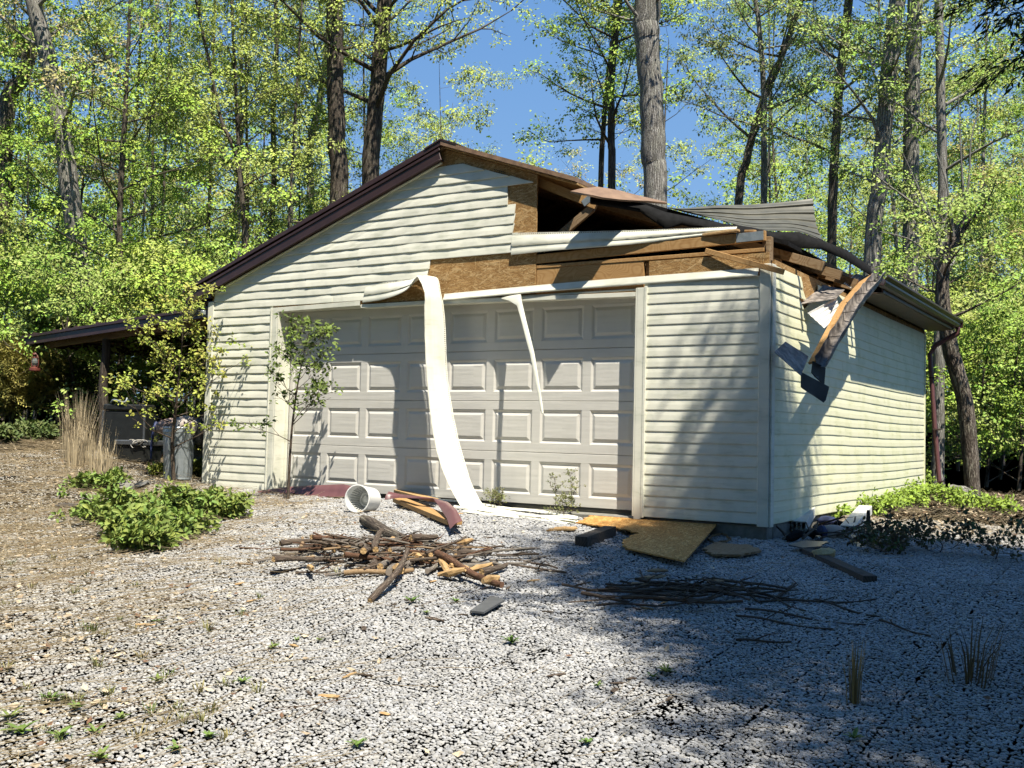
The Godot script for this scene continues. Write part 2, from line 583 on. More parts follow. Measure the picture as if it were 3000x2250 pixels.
func bark(sd: int, light: Color, dark: Color, along: float) -> StandardMaterial3D:
	var a := noise_img(512, 512, 0.022, sd, 4)
	var b := noise_img(512, 512, 0.09, sd + 3, 3)
	var c := noise_img(512, 512, 0.004, sd + 6, 3)
	var hgt := paint(256, 512, func(x, y):
		var s := a.get_pixel((x * 2) % 512, (y / 4) % 512).r
		var rib := 1.0 - absf(s - 0.5) * 3.4
		rib = clampf(1.0 - rib, 0, 1)
		var k := clampf(rib * 0.9 + (b.get_pixel((x * 2) % 512, (y / 2) % 512).r - 0.5) * 0.7, 0, 1)
		return Color(k, k, k))
	var img := paint(256, 512, func(x, y):
		var k := hgt.get_pixel(x, y).r
		var pale := clampf((c.get_pixel((x * 2) % 512, y).r - 0.52) * 5.0, 0, 1)
		var col := dark.lerp(light, k)
		return col.lerp(Color(0.62, 0.64, 0.55), pale * 0.3 * k))
	return bump(textured(mat(Color.WHITE, 0.92, 0.25), img, Vector3(1, along * 0.8, 1)), hgt, 7.0)

# ---------------------------------------------------------------- ground
func gravel_share(x: float, z: float) -> float:
	var d := (x + 2.2) * 0.753 - (z - 5.5) * 0.657 + 0.9 * noise.get_noise_2d(x * 0.8 + 40.0, z * 0.8)
	var k := smoothstep(-2.2, 2.6, d)
	if x > -0.2 and z < 0.0:
		k *= 1.0 - 0.8 * smoothstep(-0.5, -2.2, z + 0.5 * noise.get_noise_2d(x, z))
	if z < -3.0 or x < -9.0:
		k = 0.0
	return k
func in_view(p: Vector3, margin: float) -> float:       # depth, or -1 outside the frame
	var d := p - CAM
	var f := d.dot(cf)
	if f < 1.0:
		return -1.0
	if absf(d.dot(cr) / f) > 0.4918 * margin + 0.04 or absf(d.dot(cu) / f) > 0.3689 * margin + 0.05:
		return -1.0
	return f
func build_ground() -> void:
	var xs := []
	var x := -75.0
	while x < 55.0:
		xs.append(x)
		x += 0.25 if x >= -12.0 and x < 6.0 else 2.0
	var zs := []
	var z := 16.0
	while z > -85.0:
		zs.append(z)
		z -= 0.25 if z <= 9.0 and z > -10.0 else 2.0
	var mb := MB.new()
	var pts := []
	var nors := []
	var cols := []
	for zz in zs:
		var line := PackedVector3Array()
		var nl := PackedVector3Array()
		var cl := PackedColorArray()
		for xx in xs:
			line.append(Vector3(xx, gh(xx, zz), zz))
			nl.append(Vector3(gh(xx - 0.2, zz) - gh(xx + 0.2, zz), 0.4, gh(xx, zz - 0.2) - gh(xx, zz + 0.2)).normalized())
			var k := gravel_share(xx, zz)
			var v := 0.8 + 0.5 * noise.get_noise_2d(xx * 0.5 + 9.0, zz * 0.5)
			var soil := Color(0.47, 0.395, 0.29) * v
			cl.append(soil.lerp(Color(0.66, 0.64, 0.60) * v, k))
		pts.append(line)
		nors.append(nl)
		cols.append(cl)
	for i in zs.size() - 1:
		for j in xs.size() - 1:
			for q in [[0, 0], [0, 1], [1, 1], [0, 0], [1, 1], [1, 0]]:
				var a: int = i + q[0]
				var b: int = j + q[1]
				mb.col = cols[a][b]
				mb.vert(pts[a][b], nors[a][b])
	var g := put("ground", mb.done(true), M.ground)
	tag(g, "gravel drive and leaf-strewn soil around the garage", "ground", "", "structure")
	# crushed stone, each stone a little solid
	var kinds := []
	for k in 5:
		kinds.append(stone_mesh(100 + k))
	var bufs := [PackedFloat32Array(), PackedFloat32Array(), PackedFloat32Array(), PackedFloat32Array(), PackedFloat32Array()]
	var step := 0.5
	var cx := -10.0
	while cx < 5.0:
		var cz := -3.0
		while cz < 8.4:
			var mid := Vector3(cx + 0.25, gh(cx + 0.25, cz + 0.25), cz + 0.25)
			var dep := in_view(mid, 1.12)
			var inside := mid.x < 0.0 and mid.x > -7.32 and mid.z < -0.35
			if dep > 0.0 and not inside:
				var s := 0.0158 if dep < 6.0 else (0.0182 if dep < 8.5 else 0.022)
				var share := gravel_share(mid.x, mid.z)
				var keep := clampf(0.45 + 0.75 * share, 0.0, 1.0)
				var n := int(step / s)
				for i in n:
					for j in n:
						if rng.randf() > keep:
							continue
						var px := cx + (i + rng.randf()) * s
						var pz := cz + (j + rng.randf()) * s
						if pz < 0.0 and px < 0.0 and px > -7.32:
							continue
						var r := s * (rr(0.38, 0.64) if rng.randf() < 0.9 else rr(0.64, 0.9))
						var b := Basis.from_euler(Vector3(rr(-0.5, 0.5), rr(0, TAU), rr(-0.5, 0.5))).scaled(Vector3(r * rr(0.95, 1.4), r * rr(0.5, 0.85), r * rr(0.8, 1.1)))
						var t := rng.randf()
						var tone := lerpf(0.27, 0.45, t) + (0.10 if rng.randf() < 0.08 else 0.0)
						tone *= 0.92 + 0.16 * noise.get_noise_2d(px * 1.7, pz * 1.7)
						var warm := rr(-0.03, 0.04) + (1.0 - share) * 0.09
						push(bufs[rng.randi() % 5], b, Vector3(px, gh(px, pz) + r * rr(0.1, 0.55), pz), Color(tone * (1.0 + warm), tone * (1.0 + warm * 0.35), tone * (1.0 - warm)))
			cz += step
		cx += step
	for k in 5:
		tag(scatter("gravel", kinds[k], M.stone, bufs[k]), "loose grey crushed stone covering the drive", "gravel", "", "stuff")
	# fallen leaves, needles and straw where the drive runs out
	var leafs := PackedFloat32Array()
	var straw := PackedFloat32Array()
	for i in 150000:
		var px := rr(-12.0, 4.5)
		var pz := rr(-8.5, 7.5)
		if px < 0.05 and px > -7.4 and pz < 0.1:
			continue
		var p := Vector3(px, gh(px, pz), pz)
		var dep := in_view(p, 1.12)
		if dep < 0.0:
			continue
		var want := 1.0 - gravel_share(px, pz)
		want = clampf(want * 1.15, 0.0, 1.0) * (0.55 + 0.9 * noise.get_noise_2d(px * 1.1 + 7.0, pz * 1.1)) + 0.012
		if rng.randf() > want:
			continue
		var t := rng.randf()
		var c := Color(0.33, 0.255, 0.17).lerp(Color(0.56, 0.47, 0.33), t) if rng.randf() < 0.85 else Color(0.17, 0.095, 0.055)
		if rng.randf() < 0.42:
			var s := rr(0.012, 0.032)
			push(leafs, Basis.from_euler(Vector3(rr(-0.6, 0.6), rr(0, TAU), rr(-0.6, 0.6))).scaled(Vector3.ONE * s), p + Vector3(0, rr(0.008, 0.03), 0), c)
		else:
			push(straw, Basis.from_euler(Vector3(rr(-0.15, 0.15), rr(0, TAU), rr(-0.12, 0.2))).scaled(Vector3(rr(0.05, 0.2), 1, 1)), p + Vector3(0, rr(0.012, 0.03), 0), c.lerp(Color(0.5, 0.4, 0.22), rng.randf() * 0.7))
	tag(scatter("leaf_litter", litter_mesh(), M.leaf, leafs), "dry brown leaves strewn over the soil", "leaves", "", "stuff")
	tag(scatter("straw_litter", straw_mesh(), M.leaf, straw), "dry straw and twiglets strewn over the soil", "straw", "", "stuff")
func stone_mesh(sd: int) -> ArrayMesh:
	var g := RandomNumberGenerator.new()
	g.seed = sd
	var ph := (1.0 + sqrt(5.0)) / 2.0
	var vs := []
	for s in [-1.0, 1.0]:
		for q in [-ph, ph]:
			vs.append(Vector3(0, s, q)); vs.append(Vector3(s, q, 0)); vs.append(Vector3(q, 0, s))
	for i in 12:
		vs[i] = vs[i].normalized() * g.randf_range(0.78, 1.22)
	var mb := MB.new()
	for i in 12:
		for j in range(i + 1, 12):
			for k in range(j + 1, 12):
				var a: Vector3 = vs[i].normalized()
				var b: Vector3 = vs[j].normalized()
				var d: Vector3 = vs[k].normalized()
				if a.dot(b) > 0.4 and b.dot(d) > 0.4 and a.dot(d) > 0.4:
					mb.tri(vs[i], vs[j], vs[k], a + b + d)
	return mb.done()
func litter_mesh() -> ArrayMesh:
	var mb := MB.new()
	var a := Vector3(-1, 0.10, 0)
	var b := Vector3(-0.1, 0.0, -0.55)
	var d := Vector3(1, 0.22, 0.05)
	var e := Vector3(-0.1, 0.05, 0.55)
	var f := Vector3(0.1, -0.10, 0)
	mb.tri(a, b, f, Vector3.UP); mb.tri(b, d, f, Vector3.UP); mb.tri(d, e, f, Vector3.UP); mb.tri(e, a, f, Vector3.UP)
	return mb.done()
func straw_mesh() -> ArrayMesh:
	var mb := MB.new()
	mb.tube([Vector3(-0.5, 0, 0), Vector3(0, 0.004, 0.02), Vector3(0.5, 0, 0)], [0.0012, 0.0018, 0.001], 3, false)
	return mb.done()

# ---------------------------------------------------------------- garage
func bow(a: float, y: float) -> float:
	return 0.012 * sin(a * 0.9 + 0.4) * smoothstep(0.2, 2.0, a) * (1.0 - y / 4.0) + 0.006 * noise.get_noise_2d(a * 0.8, y * 1.5)
func roof_y(x: float) -> float:
	return RIDGE_Y - SLOPE * absf(x - RIDGE_X)
# One course of lap siding on a wall that runs along u: ends given at foot and head, lip standing out by a wavering amount.
func course(o: Vector3, u: Vector3, n: Vector3, y: float, lb: float, lt: float, rb: float, rt: float, wave: float, sd: float, bowed := false, tall := E, lip := 0.0108) -> ArrayMesh:
	var mb := MB.new()
	var seg := maxi(2, int(absf(rb - lb) / 0.09))
	var rows := []
	var nor := []
	for i in seg + 1:
		var f := float(i) / seg
		var xb := lerpf(lb, rb, f)
		var xt := lerpf(lt, rt, f)
		var w := noise.get_noise_2d(xb * 1.5 + sd * 3.1, sd * 7.7 + y * 2.0) * 0.7 + noise.get_noise_2d(xb * 4.0 + sd, y * 9.0) * 0.3
		var d := lip + wave * (w + 0.25)
		d = maxf(d, 0.008)
		var yo := 0.0
		var yt := 0.0
		if bowed:
			yo = bow(xb, y)
			yt = bow(xt, y + tall)
		var bulge := 0.0015 + wave * 0.12 * w
		var q := PackedVector3Array([
			o + u * xb + Vector3.UP * (y + yo) + n * 0.001,
			o + u * xb + Vector3.UP * (y + yo) + n * d,
			o + u * xb + Vector3.UP * (y + yo + 0.006) + n * (d + 0.0008),
			o + u * lerpf(xb, xt, 0.5) + Vector3.UP * (y + tall * 0.5 + (yo + yt) * 0.5) + n * (d * 0.55 + 0.002 + bulge),
			o + u * xt + Vector3.UP * (y + tall + 0.003 + yt) + n * 0.003])
		rows.append(q)
	for i in seg:
		var a: PackedVector3Array = rows[i]
		var b: PackedVector3Array = rows[i + 1]
		for k in 4:
			mb.quad(a[k], b[k], b[k + 1], a[k + 1], n + (Vector3.DOWN * 3.0 if k == 0 else Vector3.ZERO))
	for e in [0, seg]:
		var a: PackedVector3Array = rows[e]
		var out := u * (-1.0 if e == 0 else 1.0)
		mb.tri(a[0], a[1], a[3], out)
		mb.tri(a[0], a[3], a[4], out)
	# smooth the face lengthwise: average the normals of each row of quads
	return mb.done()
func raised_panel(w: float, h: float) -> ArrayMesh:
	var mb := MB.new()
	var rings := [[0.0, 0.0], [0.006, -0.002], [0.024, -0.013], [0.030, -0.013], [0.058, -0.001], [0.062, 0.0]]
	for i in rings.size() - 1:
		var a: float = rings[i][0]
		var b: float = rings[i + 1][0]
		var za: float = rings[i][1]
		var zb: float = rings[i + 1][1]
		var pa := [Vector3(-w / 2 + a, -h / 2 + a, za), Vector3(w / 2 - a, -h / 2 + a, za), Vector3(w / 2 - a, h / 2 - a, za), Vector3(-w / 2 + a, h / 2 - a, za)]
		var pb := [Vector3(-w / 2 + b, -h / 2 + b, zb), Vector3(w / 2 - b, -h / 2 + b, zb), Vector3(w / 2 - b, h / 2 - b, zb), Vector3(-w / 2 + b, h / 2 - b, zb)]
		for k in 4:
			mb.quad(pa[k], pa[(k + 1) % 4], pb[(k + 1) % 4], pb[k], Vector3.BACK)
	var c := 0.062
	mb.quad(Vector3(-w / 2 + c, -h / 2 + c, 0), Vector3(w / 2 - c, -h / 2 + c, 0), Vector3(w / 2 - c, h / 2 - c, 0), Vector3(-w / 2 + c, h / 2 - c, 0), Vector3.BACK)
	return mb.done()
func slab(x0: float, x1: float, y0: float, y1: float, z0: float, z1: float, bev := 0.0) -> ArrayMesh:
	return boxm(Vector3(x1 - x0, y1 - y0, z1 - z0), bev, Vector3((x0 + x1) / 2, (y0 + y1) / 2, (z0 + z1) / 2))
func flat_panel(poly: Array, z0: float, z1: float) -> ArrayMesh:
	var mb := MB.new()
	mb.prism(PackedVector2Array(poly), z0, z1)
	return mb.done()

func build_garage() -> void:
	var g := thing("garage", "cream vinyl-sided garage with torn gable and wrecked roof corner", "garage")
	# concrete footing and floor
	put("foundation", slab(-W + 0.02, -0.02, -0.5, -0.012, -0.20, -0.02, 0.01), M.concrete, g)
	put("foundation", slab(-0.20, -0.02, -0.5, -0.012, -L + 0.02, -0.201, 0.01), M.concrete, g)
	put("foundation", slab(-W + 0.02, -W + 0.2, -0.5, -0.012, -L + 0.02, -0.201, 0.01), M.concrete, g)
	put("floor_slab", slab(-W + 0.2, -0.21, -0.3, 0.012, -L + 0.02, -0.201), M.concrete, g)
	# ---- front wall: sheathing pieces, framing, then the courses
	var f := put("front_wall", slab(-W + 0.03, -6.16, 0.0, 2.20, -0.14, -0.012), M.osb, g)
	put("osb_panel", slab(-1.20, -0.02, 0.0, 2.445, -0.025, -0.004), M.osb, f)
	put("osb_panel", slab(-6.15, -2.475, 2.20, 2.64, -0.026, -0.004), M.osb, f)
	put("osb_panel", flat_panel([Vector2(-7.28, 2.205), Vector2(-6.16, 2.205), Vector2(-6.16, 2.645), Vector2(-2.48, 2.645), Vector2(-2.48, roof_y(-2.48) - 0.075), Vector2(RIDGE_X, RIDGE_Y - 0.075), Vector2(-7.28, roof_y(-7.28) - 0.075)], -0.024, -0.005), M.osb, f)
	put("stud", slab(-1.19, -0.03, 0.0, 2.44, -0.12, -0.026), M.pine_old, f)
	# ---- left of the door and up into the gable: wavering courses
	var o := Vector3.ZERO
	var ux := Vector3.RIGHT
	var nz := Vector3.BACK
	for i in 22:                                            # beside the door
		var top := i == 21
		put("siding_course", course(o, ux, nz, i * E, -W + 0.09, -W + 0.09, -6.19 if not top else -6.19, -6.19, 0.015 if i > 8 else 0.005, i + 1.0), M.vinyl, f)
	var ends := {22: [-4.60, -4.66], 23: [-4.55, -4.4], 24: [-3.86, -3.84], 25: [-3.83, -3.82], 26: [-2.43, -2.43], 27: [-2.62, -2.70], 28: [-2.76, -2.74], 29: [-2.75, -2.73], 30: [-2.74, -2.73], 31: [-2.83, -2.83], 32: [-2.83, -2.84], 33: [-2.52, -2.80], 34: [-2.83, -3.12], 35: [-3.14, -3.42]}
	for i in range(22, 36):
		var y := i * E
		var lb := RIDGE_X - (RIDGE_Y - 0.155 - y) / SLOPE
		var lt := RIDGE_X - (RIDGE_Y - 0.155 - y - E) / SLOPE
		lb = maxf(lb, -W + 0.09)
		lt = clampf(lt, -W + 0.09, RIDGE_X + 0.1)
		if i == 35:
			lt = -3.72
		# panels meet in staggered joints
		var xr: float = ends[i][0]
		var xrt: float = ends[i][1]
		var joint := [-5.66, -4.85, -5.9, -5.25][(i / 2) % 4] as float
		if joint > lb + 0.5 and joint < xr - 0.4 and i < 33:
			put("siding_course", course(o, ux, nz, y, lb, lt, joint + 0.02, joint + 0.02, 0.015, i + 3.3), M.vinyl, f)
			put("siding_course", course(o + nz * 0.002, ux, nz, y, joint, joint, xr, xrt, 0.014, i + 9.1), M.vinyl, f)
		else:
			put("siding_course", course(o, ux, nz, y, lb, lt, xr, xrt, 0.014, i + 3.3), M.vinyl, f)
	# ---- right of the door
	for i in 21:
		put("siding_course", course(o, ux, nz, i * E, -1.205, -1.205, -0.10, -0.10, 0.0015, i + 60.0, false, E, 0.0105), M.vinyl, f)
	put("siding_course", course(o, ux, nz, 21 * E, -1.24, -1.24, -0.10, -0.10, 0.001, 90.0), M.vinyl, f)
	# thin nailing flange and channel that ran over the door head, bowed by the tear
	var rows := []
	for i in 30:
		var t := i / 29.0
		var x := lerpf(-3.62, -0.11, t)
		var y := 2.175 + 0.055 * t + 0.012 * sin(t * 3.1)
		var out := 0.018 + 0.010 * sin(t * 7.0)
		rows.append(PackedVector3Array([Vector3(x, y, out + 0.004), Vector3(x, y + 0.006, out + 0.012), Vector3(x, y + 0.022, out + 0.008), Vector3(x, y + 0.05, 0.012), Vector3(x, y + 0.078, 0.006)]))
	var ch := MB.new()
	ch.patch(rows, 0.0025)
	put("starter_strip", ch.done(), M.vinyl, f)
	# ---- side wall, its long courses bowed between the studs
	var s := put("side_wall", slab(-0.13, -0.012, 0.0, 2.40, -L + 0.03, -0.141), M.osb, g)
	var uz := Vector3(0, 0, -1)
	for i in 23:
		var y := i * E
		var a0 := 0.10
		if i == 22:
			a0 = 1.45
		elif i == 21:
			a0 = 1.30
		elif i == 20:
			a0 = 0.98
		var j1 := [3.1, 1.9, 3.7, 2.4][i / 2 % 4] as float
		var sd := i + 120.0
		if i >= 20:
			put("siding_course", course(Vector3.ZERO, uz, Vector3.RIGHT, y, a0, a0 + (0.22 if i < 22 else 0.0), L - 0.06, L - 0.06, 0.002, sd, true, E, 0.010), M.vinyl_side, s)
			var up := [[0.10, 0.42, 0.10, 0.36], [0.10, 0.36, 0.10, 0.2], [0.10, 0.16, 0.10, 0.1]][i - 20] as Array
			put("siding_course", course(Vector3.ZERO, uz, Vector3.RIGHT, y, 0.10, 0.10, a0 - 0.02 - 0.25 * (i - 20), a0 - 0.16 - 0.2 * (i - 20), 0.012, sd + 50, true), M.vinyl_side, s)
		else:
			put("siding_course", course(Vector3.ZERO, uz, Vector3.RIGHT, y, a0, a0, j1 + 0.015, j1 + 0.015, 0.002, sd, true, E, 0.010), M.vinyl_side, s)
			put("siding_course", course(Vector3(0.0015, 0, 0), uz, Vector3.RIGHT, y, j1, j1, L - 0.06, L - 0.06, 0.002, sd + 30, true, E, 0.010), M.vinyl_side, s)
	# ---- the two walls out of sight, plain sheathing with cream boards
	put("end_wall", slab(-W, -W + 0.13, 0.0, 2.40, -L + 0.03, -0.141), M.vinyl, g)
	put("back_wall", flat_panel([Vector2(-W, 0), Vector2(0, 0), Vector2(0, 2.4), Vector2(-0.02, roof_y(-0.02) - 0.08), Vector2(RIDGE_X, RIDGE_Y - 0.08), Vector2(-W, roof_y(-W) - 0.08)], -L, -L + 0.025), M.vinyl, g)
	# ---- corner posts
	for c in [[0.0, 1.0], [-W, -1.0]]:
		var mb := MB.new()
		var cx: float = c[0]
		var sg: float = c[1]
		mb.box(Transform3D(Basis.IDENTITY, Vector3(cx - sg * 0.045, 1.16, 0.012)), Vector3(0.10, 2.36, 0.022), 0.004)
		mb.box(Transform3D(Basis.IDENTITY, Vector3(cx + sg * 0.014, 1.159, -0.042)), Vector3(0.0185, 2.36, 0.085), 0.004)
		put("corner_trim", mb.done(), M.vinyl, g)
	put("corner_trim", slab(0.001, 0.022, 0.0, 2.38, -L, -L + 0.06, 0.003), M.vinyl_side, g)
	# ---- the door
	var dz := -0.175
	var d := put("garage_door", slab(-6.10, -1.30, 0.03, 2.19, dz - 0.045, dz - 0.02), M.door, g)
	var dx0 := -6.045
	var dx1 := -1.365
	var cell := (dx1 - dx0) / 8.0
	var hs := 0.5334
	var pw := 0.495
	var ph := 0.345
	var pm := raised_panel(pw, ph)
	for r in 4:
		var y0 := 0.035 + hs * r
		var mb := MB.new()
		var cy := y0 + hs / 2
		var t := -0.02
		mb.box(Transform3D(Basis.IDENTITY, Vector3((dx0 + dx1) / 2, y0 + 0.002 + (hs - ph) / 4 - 0.001, dz - 0.01)), Vector3(dx1 - dx0, (hs - ph) / 2 - 0.003, 0.02), 0.003)
		mb.box(Transform3D(Basis.IDENTITY, Vector3((dx0 + dx1) / 2, y0 + hs - (hs - ph) / 4 - 0.001, dz - 0.01)), Vector3(dx1 - dx0, (hs - ph) / 2 - 0.003, 0.02), 0.003)
		for k in 9:
			var a := dx0 if k == 0 else dx0 + cell * k - (cell - pw) / 2
			var b := dx1 if k == 8 else dx0 + cell * k + (cell - pw) / 2
			mb.box(Transform3D(Basis.IDENTITY, Vector3((a + b) / 2, cy, dz - 0.0102)), Vector3(b - a, ph + 0.004, 0.0198), 0.0)
		put("door_section", mb.done(), M.door, d)
		for k in 8:
			put("raised_panel", pm, M.door, d, Transform3D(Basis.IDENTITY, Vector3(dx0 + cell * (k + 0.5), cy, dz)))
	put("weather_seal", slab(dx0, dx1, 0.012, 0.034, dz - 0.03, dz - 0.005), M.black, d)
	# ---- its frame: capped jambs, stops, head
	var fr := put("door_frame", slab(-6.19, -6.105, 0.0, 2.20, 0.004, 0.022, 0.003), M.vinyl, g)
	put("jamb", slab(-6.10, -6.085, 0.0, 2.19, -0.19, 0.0195), M.vinyl, fr)
	put("door_stop", slab(-6.084, -6.046, 0.0, 2.17, -0.168, -0.15, 0.003), M.vinyl, fr)
	put("jamb", slab(-1.325, -1.31, 0.0, 2.19, -0.19, 0.0195), M.vinyl, fr)
	put("door_stop", slab(-1.364, -1.326, 0.0, 2.17, -0.168, -0.15, 0.003), M.vinyl, fr)
	put("casing", slab(-1.309, -1.235, -0.03, 2.19, 0.004, 0.022, 0.003), M.vinyl, fr)
	put("casing_channel", slab(-1.234, -1.206, -0.01, 2.20, 0.002, 0.028, 0.003), M.vinyl, fr)
	put("casing_channel", slab(-6.215, -6.191, 0.0, 2.215, 0.002, 0.028, 0.003), M.vinyl, fr)
	put("head_jamb", slab(-6.084, -1.326, 2.170, 2.186, -0.19, -0.001), M.vinyl, fr)
	put("header", slab(-6.15, -2.49, 2.187, 2.199, -0.14, -0.03), M.pine_old, fr)
	# head flashing in three torn lengths
	for h in [[-6.19, 2.187, -4.80, 2.205, 0.030, 0.052], [-4.795, 2.172, -3.75, 2.170, 0.022, 0.040], [-3.745, 2.165, -1.33, 2.130, 0.026, 0.042]]:
		var a := Vector3(h[0], h[1], h[4] - 0.012)
		var b := Vector3(h[2], h[3], h[4] - 0.008)
		put("head_flashing", beam(a, b, 0.006, h[5], 0.002), M.vinyl, fr)
		put("head_flashing", beam(a + Vector3(0, -h[5] / 2, -0.05), b + Vector3(0, -h[5] / 2, -0.05), 0.09, 0.004, 0.001), M.vinyl, fr)
	# ---- the bared framing over the door's right end
	put("header_beam", slab(-2.47, -1.265, 2.165, 2.455, -0.055, -0.014, 0.003), M.pine, g)
	put("top_plate", slab(-2.47, -0.07, 2.457, 2.492, -0.10, -0.008, 0.003), M.pine, g)
	put("header_beam", slab(-1.262, -0.06, 2.12, 2.455, -0.10, -0.058, 0.003), M.pine, g)
	put("truss_chord", beam(Vector3(-2.48, 2.555, -0.028), Vector3(-0.06, 2.602, -0.028), 0.038, 0.092, 0.003), M.pine, g)
	put("truss_plate", beam(Vector3(-0.33, 2.600, -0.0065), Vector3(-0.075, 2.605, -0.0065), 0.003, 0.082, 0.0), M.galv, g)
	put("top_plate", slab(-0.10, -0.02, 2.38, 2.60, -0.12, -0.05, 0.003), M.pine_old, g)
	put("stud", slab(-0.055, -0.017, 2.28, 2.56, -0.05, -0.012, 0.003), M.pine_old, g)
	put("stud", slab(-0.62, -0.58, 2.445, 2.456, -0.09, -0.03), M.pine_old, g)
	put("splinter_board", beam(Vector3(-0.62, 2.50, 0.02), Vector3(0.14, 2.245, 0.06), 0.02, 0.05, 0.004), M.pine, g)
	put("splinter_board", beam(Vector3(-0.66, 2.655, -0.02), Vector3(-0.30, 2.665, 0.01), 0.05, 0.022, 0.004), M.split, g)
	put("splinter_board", beam(Vector3(-0.28, 2.675, -0.10), Vector3(-0.17, 2.66, -0.06), 0.04, 0.02, 0.004), M.split, g)
	var stamp := MB.new()                                  # the mill's grade stamp, worn past reading
	for r in 3:
		for k in 7:
			var sx := -3.02 + k * 0.022 + 0.004 * (r % 2)
			var sy := 3.555 - r * 0.022 - 0.35 * (sx + 3.02)
			stamp.quad(Vector3(sx, sy, -0.0035), Vector3(sx + 0.014 - 0.004 * ((k * 3 + r) % 3), sy, -0.0035), Vector3(sx + 0.013 - 0.004 * ((k * 3 + r) % 3), sy - 0.012, -0.0035), Vector3(sx, sy - 0.011, -0.0035), Vector3.BACK)
	put("grade_stamp", stamp.done(), M.dim, f)
	# broken rafter and web inside the hole
	put("rafter", beam(Vector3(-2.62, 3.425, -0.12), Vector3(-1.84, 3.075, -0.12), 0.038, 0.092, 0.003), M.pine, g)
	put("truss_web", beam(Vector3(-1.90, 3.06, -0.14), Vector3(-2.40, 2.72, -0.14), 0.038, 0.085, 0.003), M.pine_old, g)
	put("truss_plate", beam(Vector3(-1.99, 3.10, -0.098), Vector3(-1.90, 3.16, -0.098), 0.003, 0.07, 0.0), M.galv, g)
	for k in 9:                                            # the trusses behind
		var tz := -0.75 - k * 0.62
		put("rafter", beam(Vector3(RIDGE_X, RIDGE_Y - 0.14, tz), Vector3(-0.05, roof_y(-0.05) - 0.14, tz), 0.038, 0.09), M.pine_old, g)
		put("rafter", beam(Vector3(RIDGE_X, RIDGE_Y - 0.14, tz), Vector3(-W + 0.05, roof_y(-W + 0.05) - 0.14, tz), 0.038, 0.09), M.pine_old, g)
		put("truss_chord", beam(Vector3(-W + 0.15, 2.50, tz), Vector3(-0.15, 2.50, tz), 0.038, 0.09), M.pine_old, g)
		if k < 4:
			put("rafter_tail", beam(Vector3(-0.05, roof_y(-0.05) - 0.14, tz), Vector3(0.26, roof_y(0.26) - 0.14, tz), 0.038, 0.09), M.pine_old, g)
	# ---- roof
	var rf := put("roof", flat_panel([Vector2(RIDGE_X, RIDGE_Y - 0.05), Vector2(-7.70, roof_y(-7.70) - 0.05), Vector2(-7.70, roof_y(-7.70) - 0.068), Vector2(RIDGE_X, RIDGE_Y - 0.068)], -L - 0.2, 0.055), M.pine_old, g)
	put("roof_panel", flat_panel([Vector2(RIDGE_X, RIDGE_Y), Vector2(-7.73, roof_y(-7.73)), Vector2(-7.73, roof_y(-7.73) - 0.03), Vector2(RIDGE_X, RIDGE_Y - 0.048)], -L - 0.22, 0.095), M.brown, rf)
	# right slope, split along the break; the front corner hangs lower than it should
	put("roof_deck", flat_panel([Vector2(RIDGE_X, RIDGE_Y - 0.05), Vector2(-1.98, roof_y(-1.98) - 0.05), Vector2(-1.98, roof_y(-1.98) - 0.068), Vector2(RIDGE_X, RIDGE_Y - 0.068)], -L - 0.2, 0.05), M.osb, rf)
	put("roof_panel", flat_panel([Vector2(RIDGE_X, RIDGE_Y), Vector2(-1.98, roof_y(-1.98)), Vector2(-1.98, roof_y(-1.98) - 0.045), Vector2(RIDGE_X, RIDGE_Y - 0.048)], -L - 0.22, 0.10), M.roof_tan, rf)
	put("roof_deck", flat_panel([Vector2(-1.97, roof_y(-1.97) - 0.01), Vector2(-0.02, roof_y(-0.02) - 0.01), Vector2(-0.02, roof_y(-0.02) - 0.05), Vector2(-1.97, roof_y(-1.97) - 0.05)], -L - 0.2, -0.55), M.felt, rf)
	put("roof_panel", flat_panel([Vector2(-0.019, roof_y(-0.019) - 0.005), Vector2(0.40, roof_y(0.40) - 0.005), Vector2(0.40, roof_y(0.40) - 0.03), Vector2(-0.019, roof_y(-0.019) - 0.05)], -L - 0.25, -2.75), M.brown, rf)
	var cap := MB.new()
	cap.prism(PackedVector2Array([Vector2(RIDGE_X - 0.22, RIDGE_Y - 0.060), Vector2(RIDGE_X, RIDGE_Y + 0.022), Vector2(RIDGE_X + 0.22, RIDGE_Y - 0.060), Vector2(RIDGE_X + 0.21, RIDGE_Y - 0.075), Vector2(RIDGE_X, RIDGE_Y + 0.004), Vector2(RIDGE_X - 0.21, RIDGE_Y - 0.075)]), -L - 0.23, 0.105)
	put("ridge_cap", cap.done(), M.brown, rf)
	# raised seams of the left slope and ribs
	for k in 9:
		var rz := 0.06 - k * 0.9
		put("rib", beam(Vector3(RIDGE_X - 0.2, roof_y(RIDGE_X - 0.2) + 0.008, rz), Vector3(-7.72, roof_y(-7.72) + 0.008, rz), 0.05, 0.02, 0.004), M.brown, rf)
	# left rake: drip edge, clad board, soffit and white channel
	var ra := Vector3(RIDGE_X - 0.02, RIDGE_Y - 0.145, 0.068)
	var rb := Vector3(-7.66, roof_y(-7.66) - 0.138, 0.068)
	put("rake_board", beam(ra, rb, 0.022, 0.135, 0.004), M.brown, g)
	put("rake_trim", beam(ra + Vector3(0, 0.058, 0.016), rb + Vector3(0, 0.058, 0.016), 0.012, 0.03, 0.003), M.brown, g)
	put("rake_trim", beam(ra + Vector3(0, -0.060, 0.013), rb + Vector3(0, -0.060, 0.013), 0.01, 0.016, 0.003), M.brown, g)
	put("rake_soffit", beam(ra + Vector3(0, -0.055, -0.040), rb + Vector3(0, -0.055, -0.040), 0.055, 0.012, 0.0), M.brown, g)
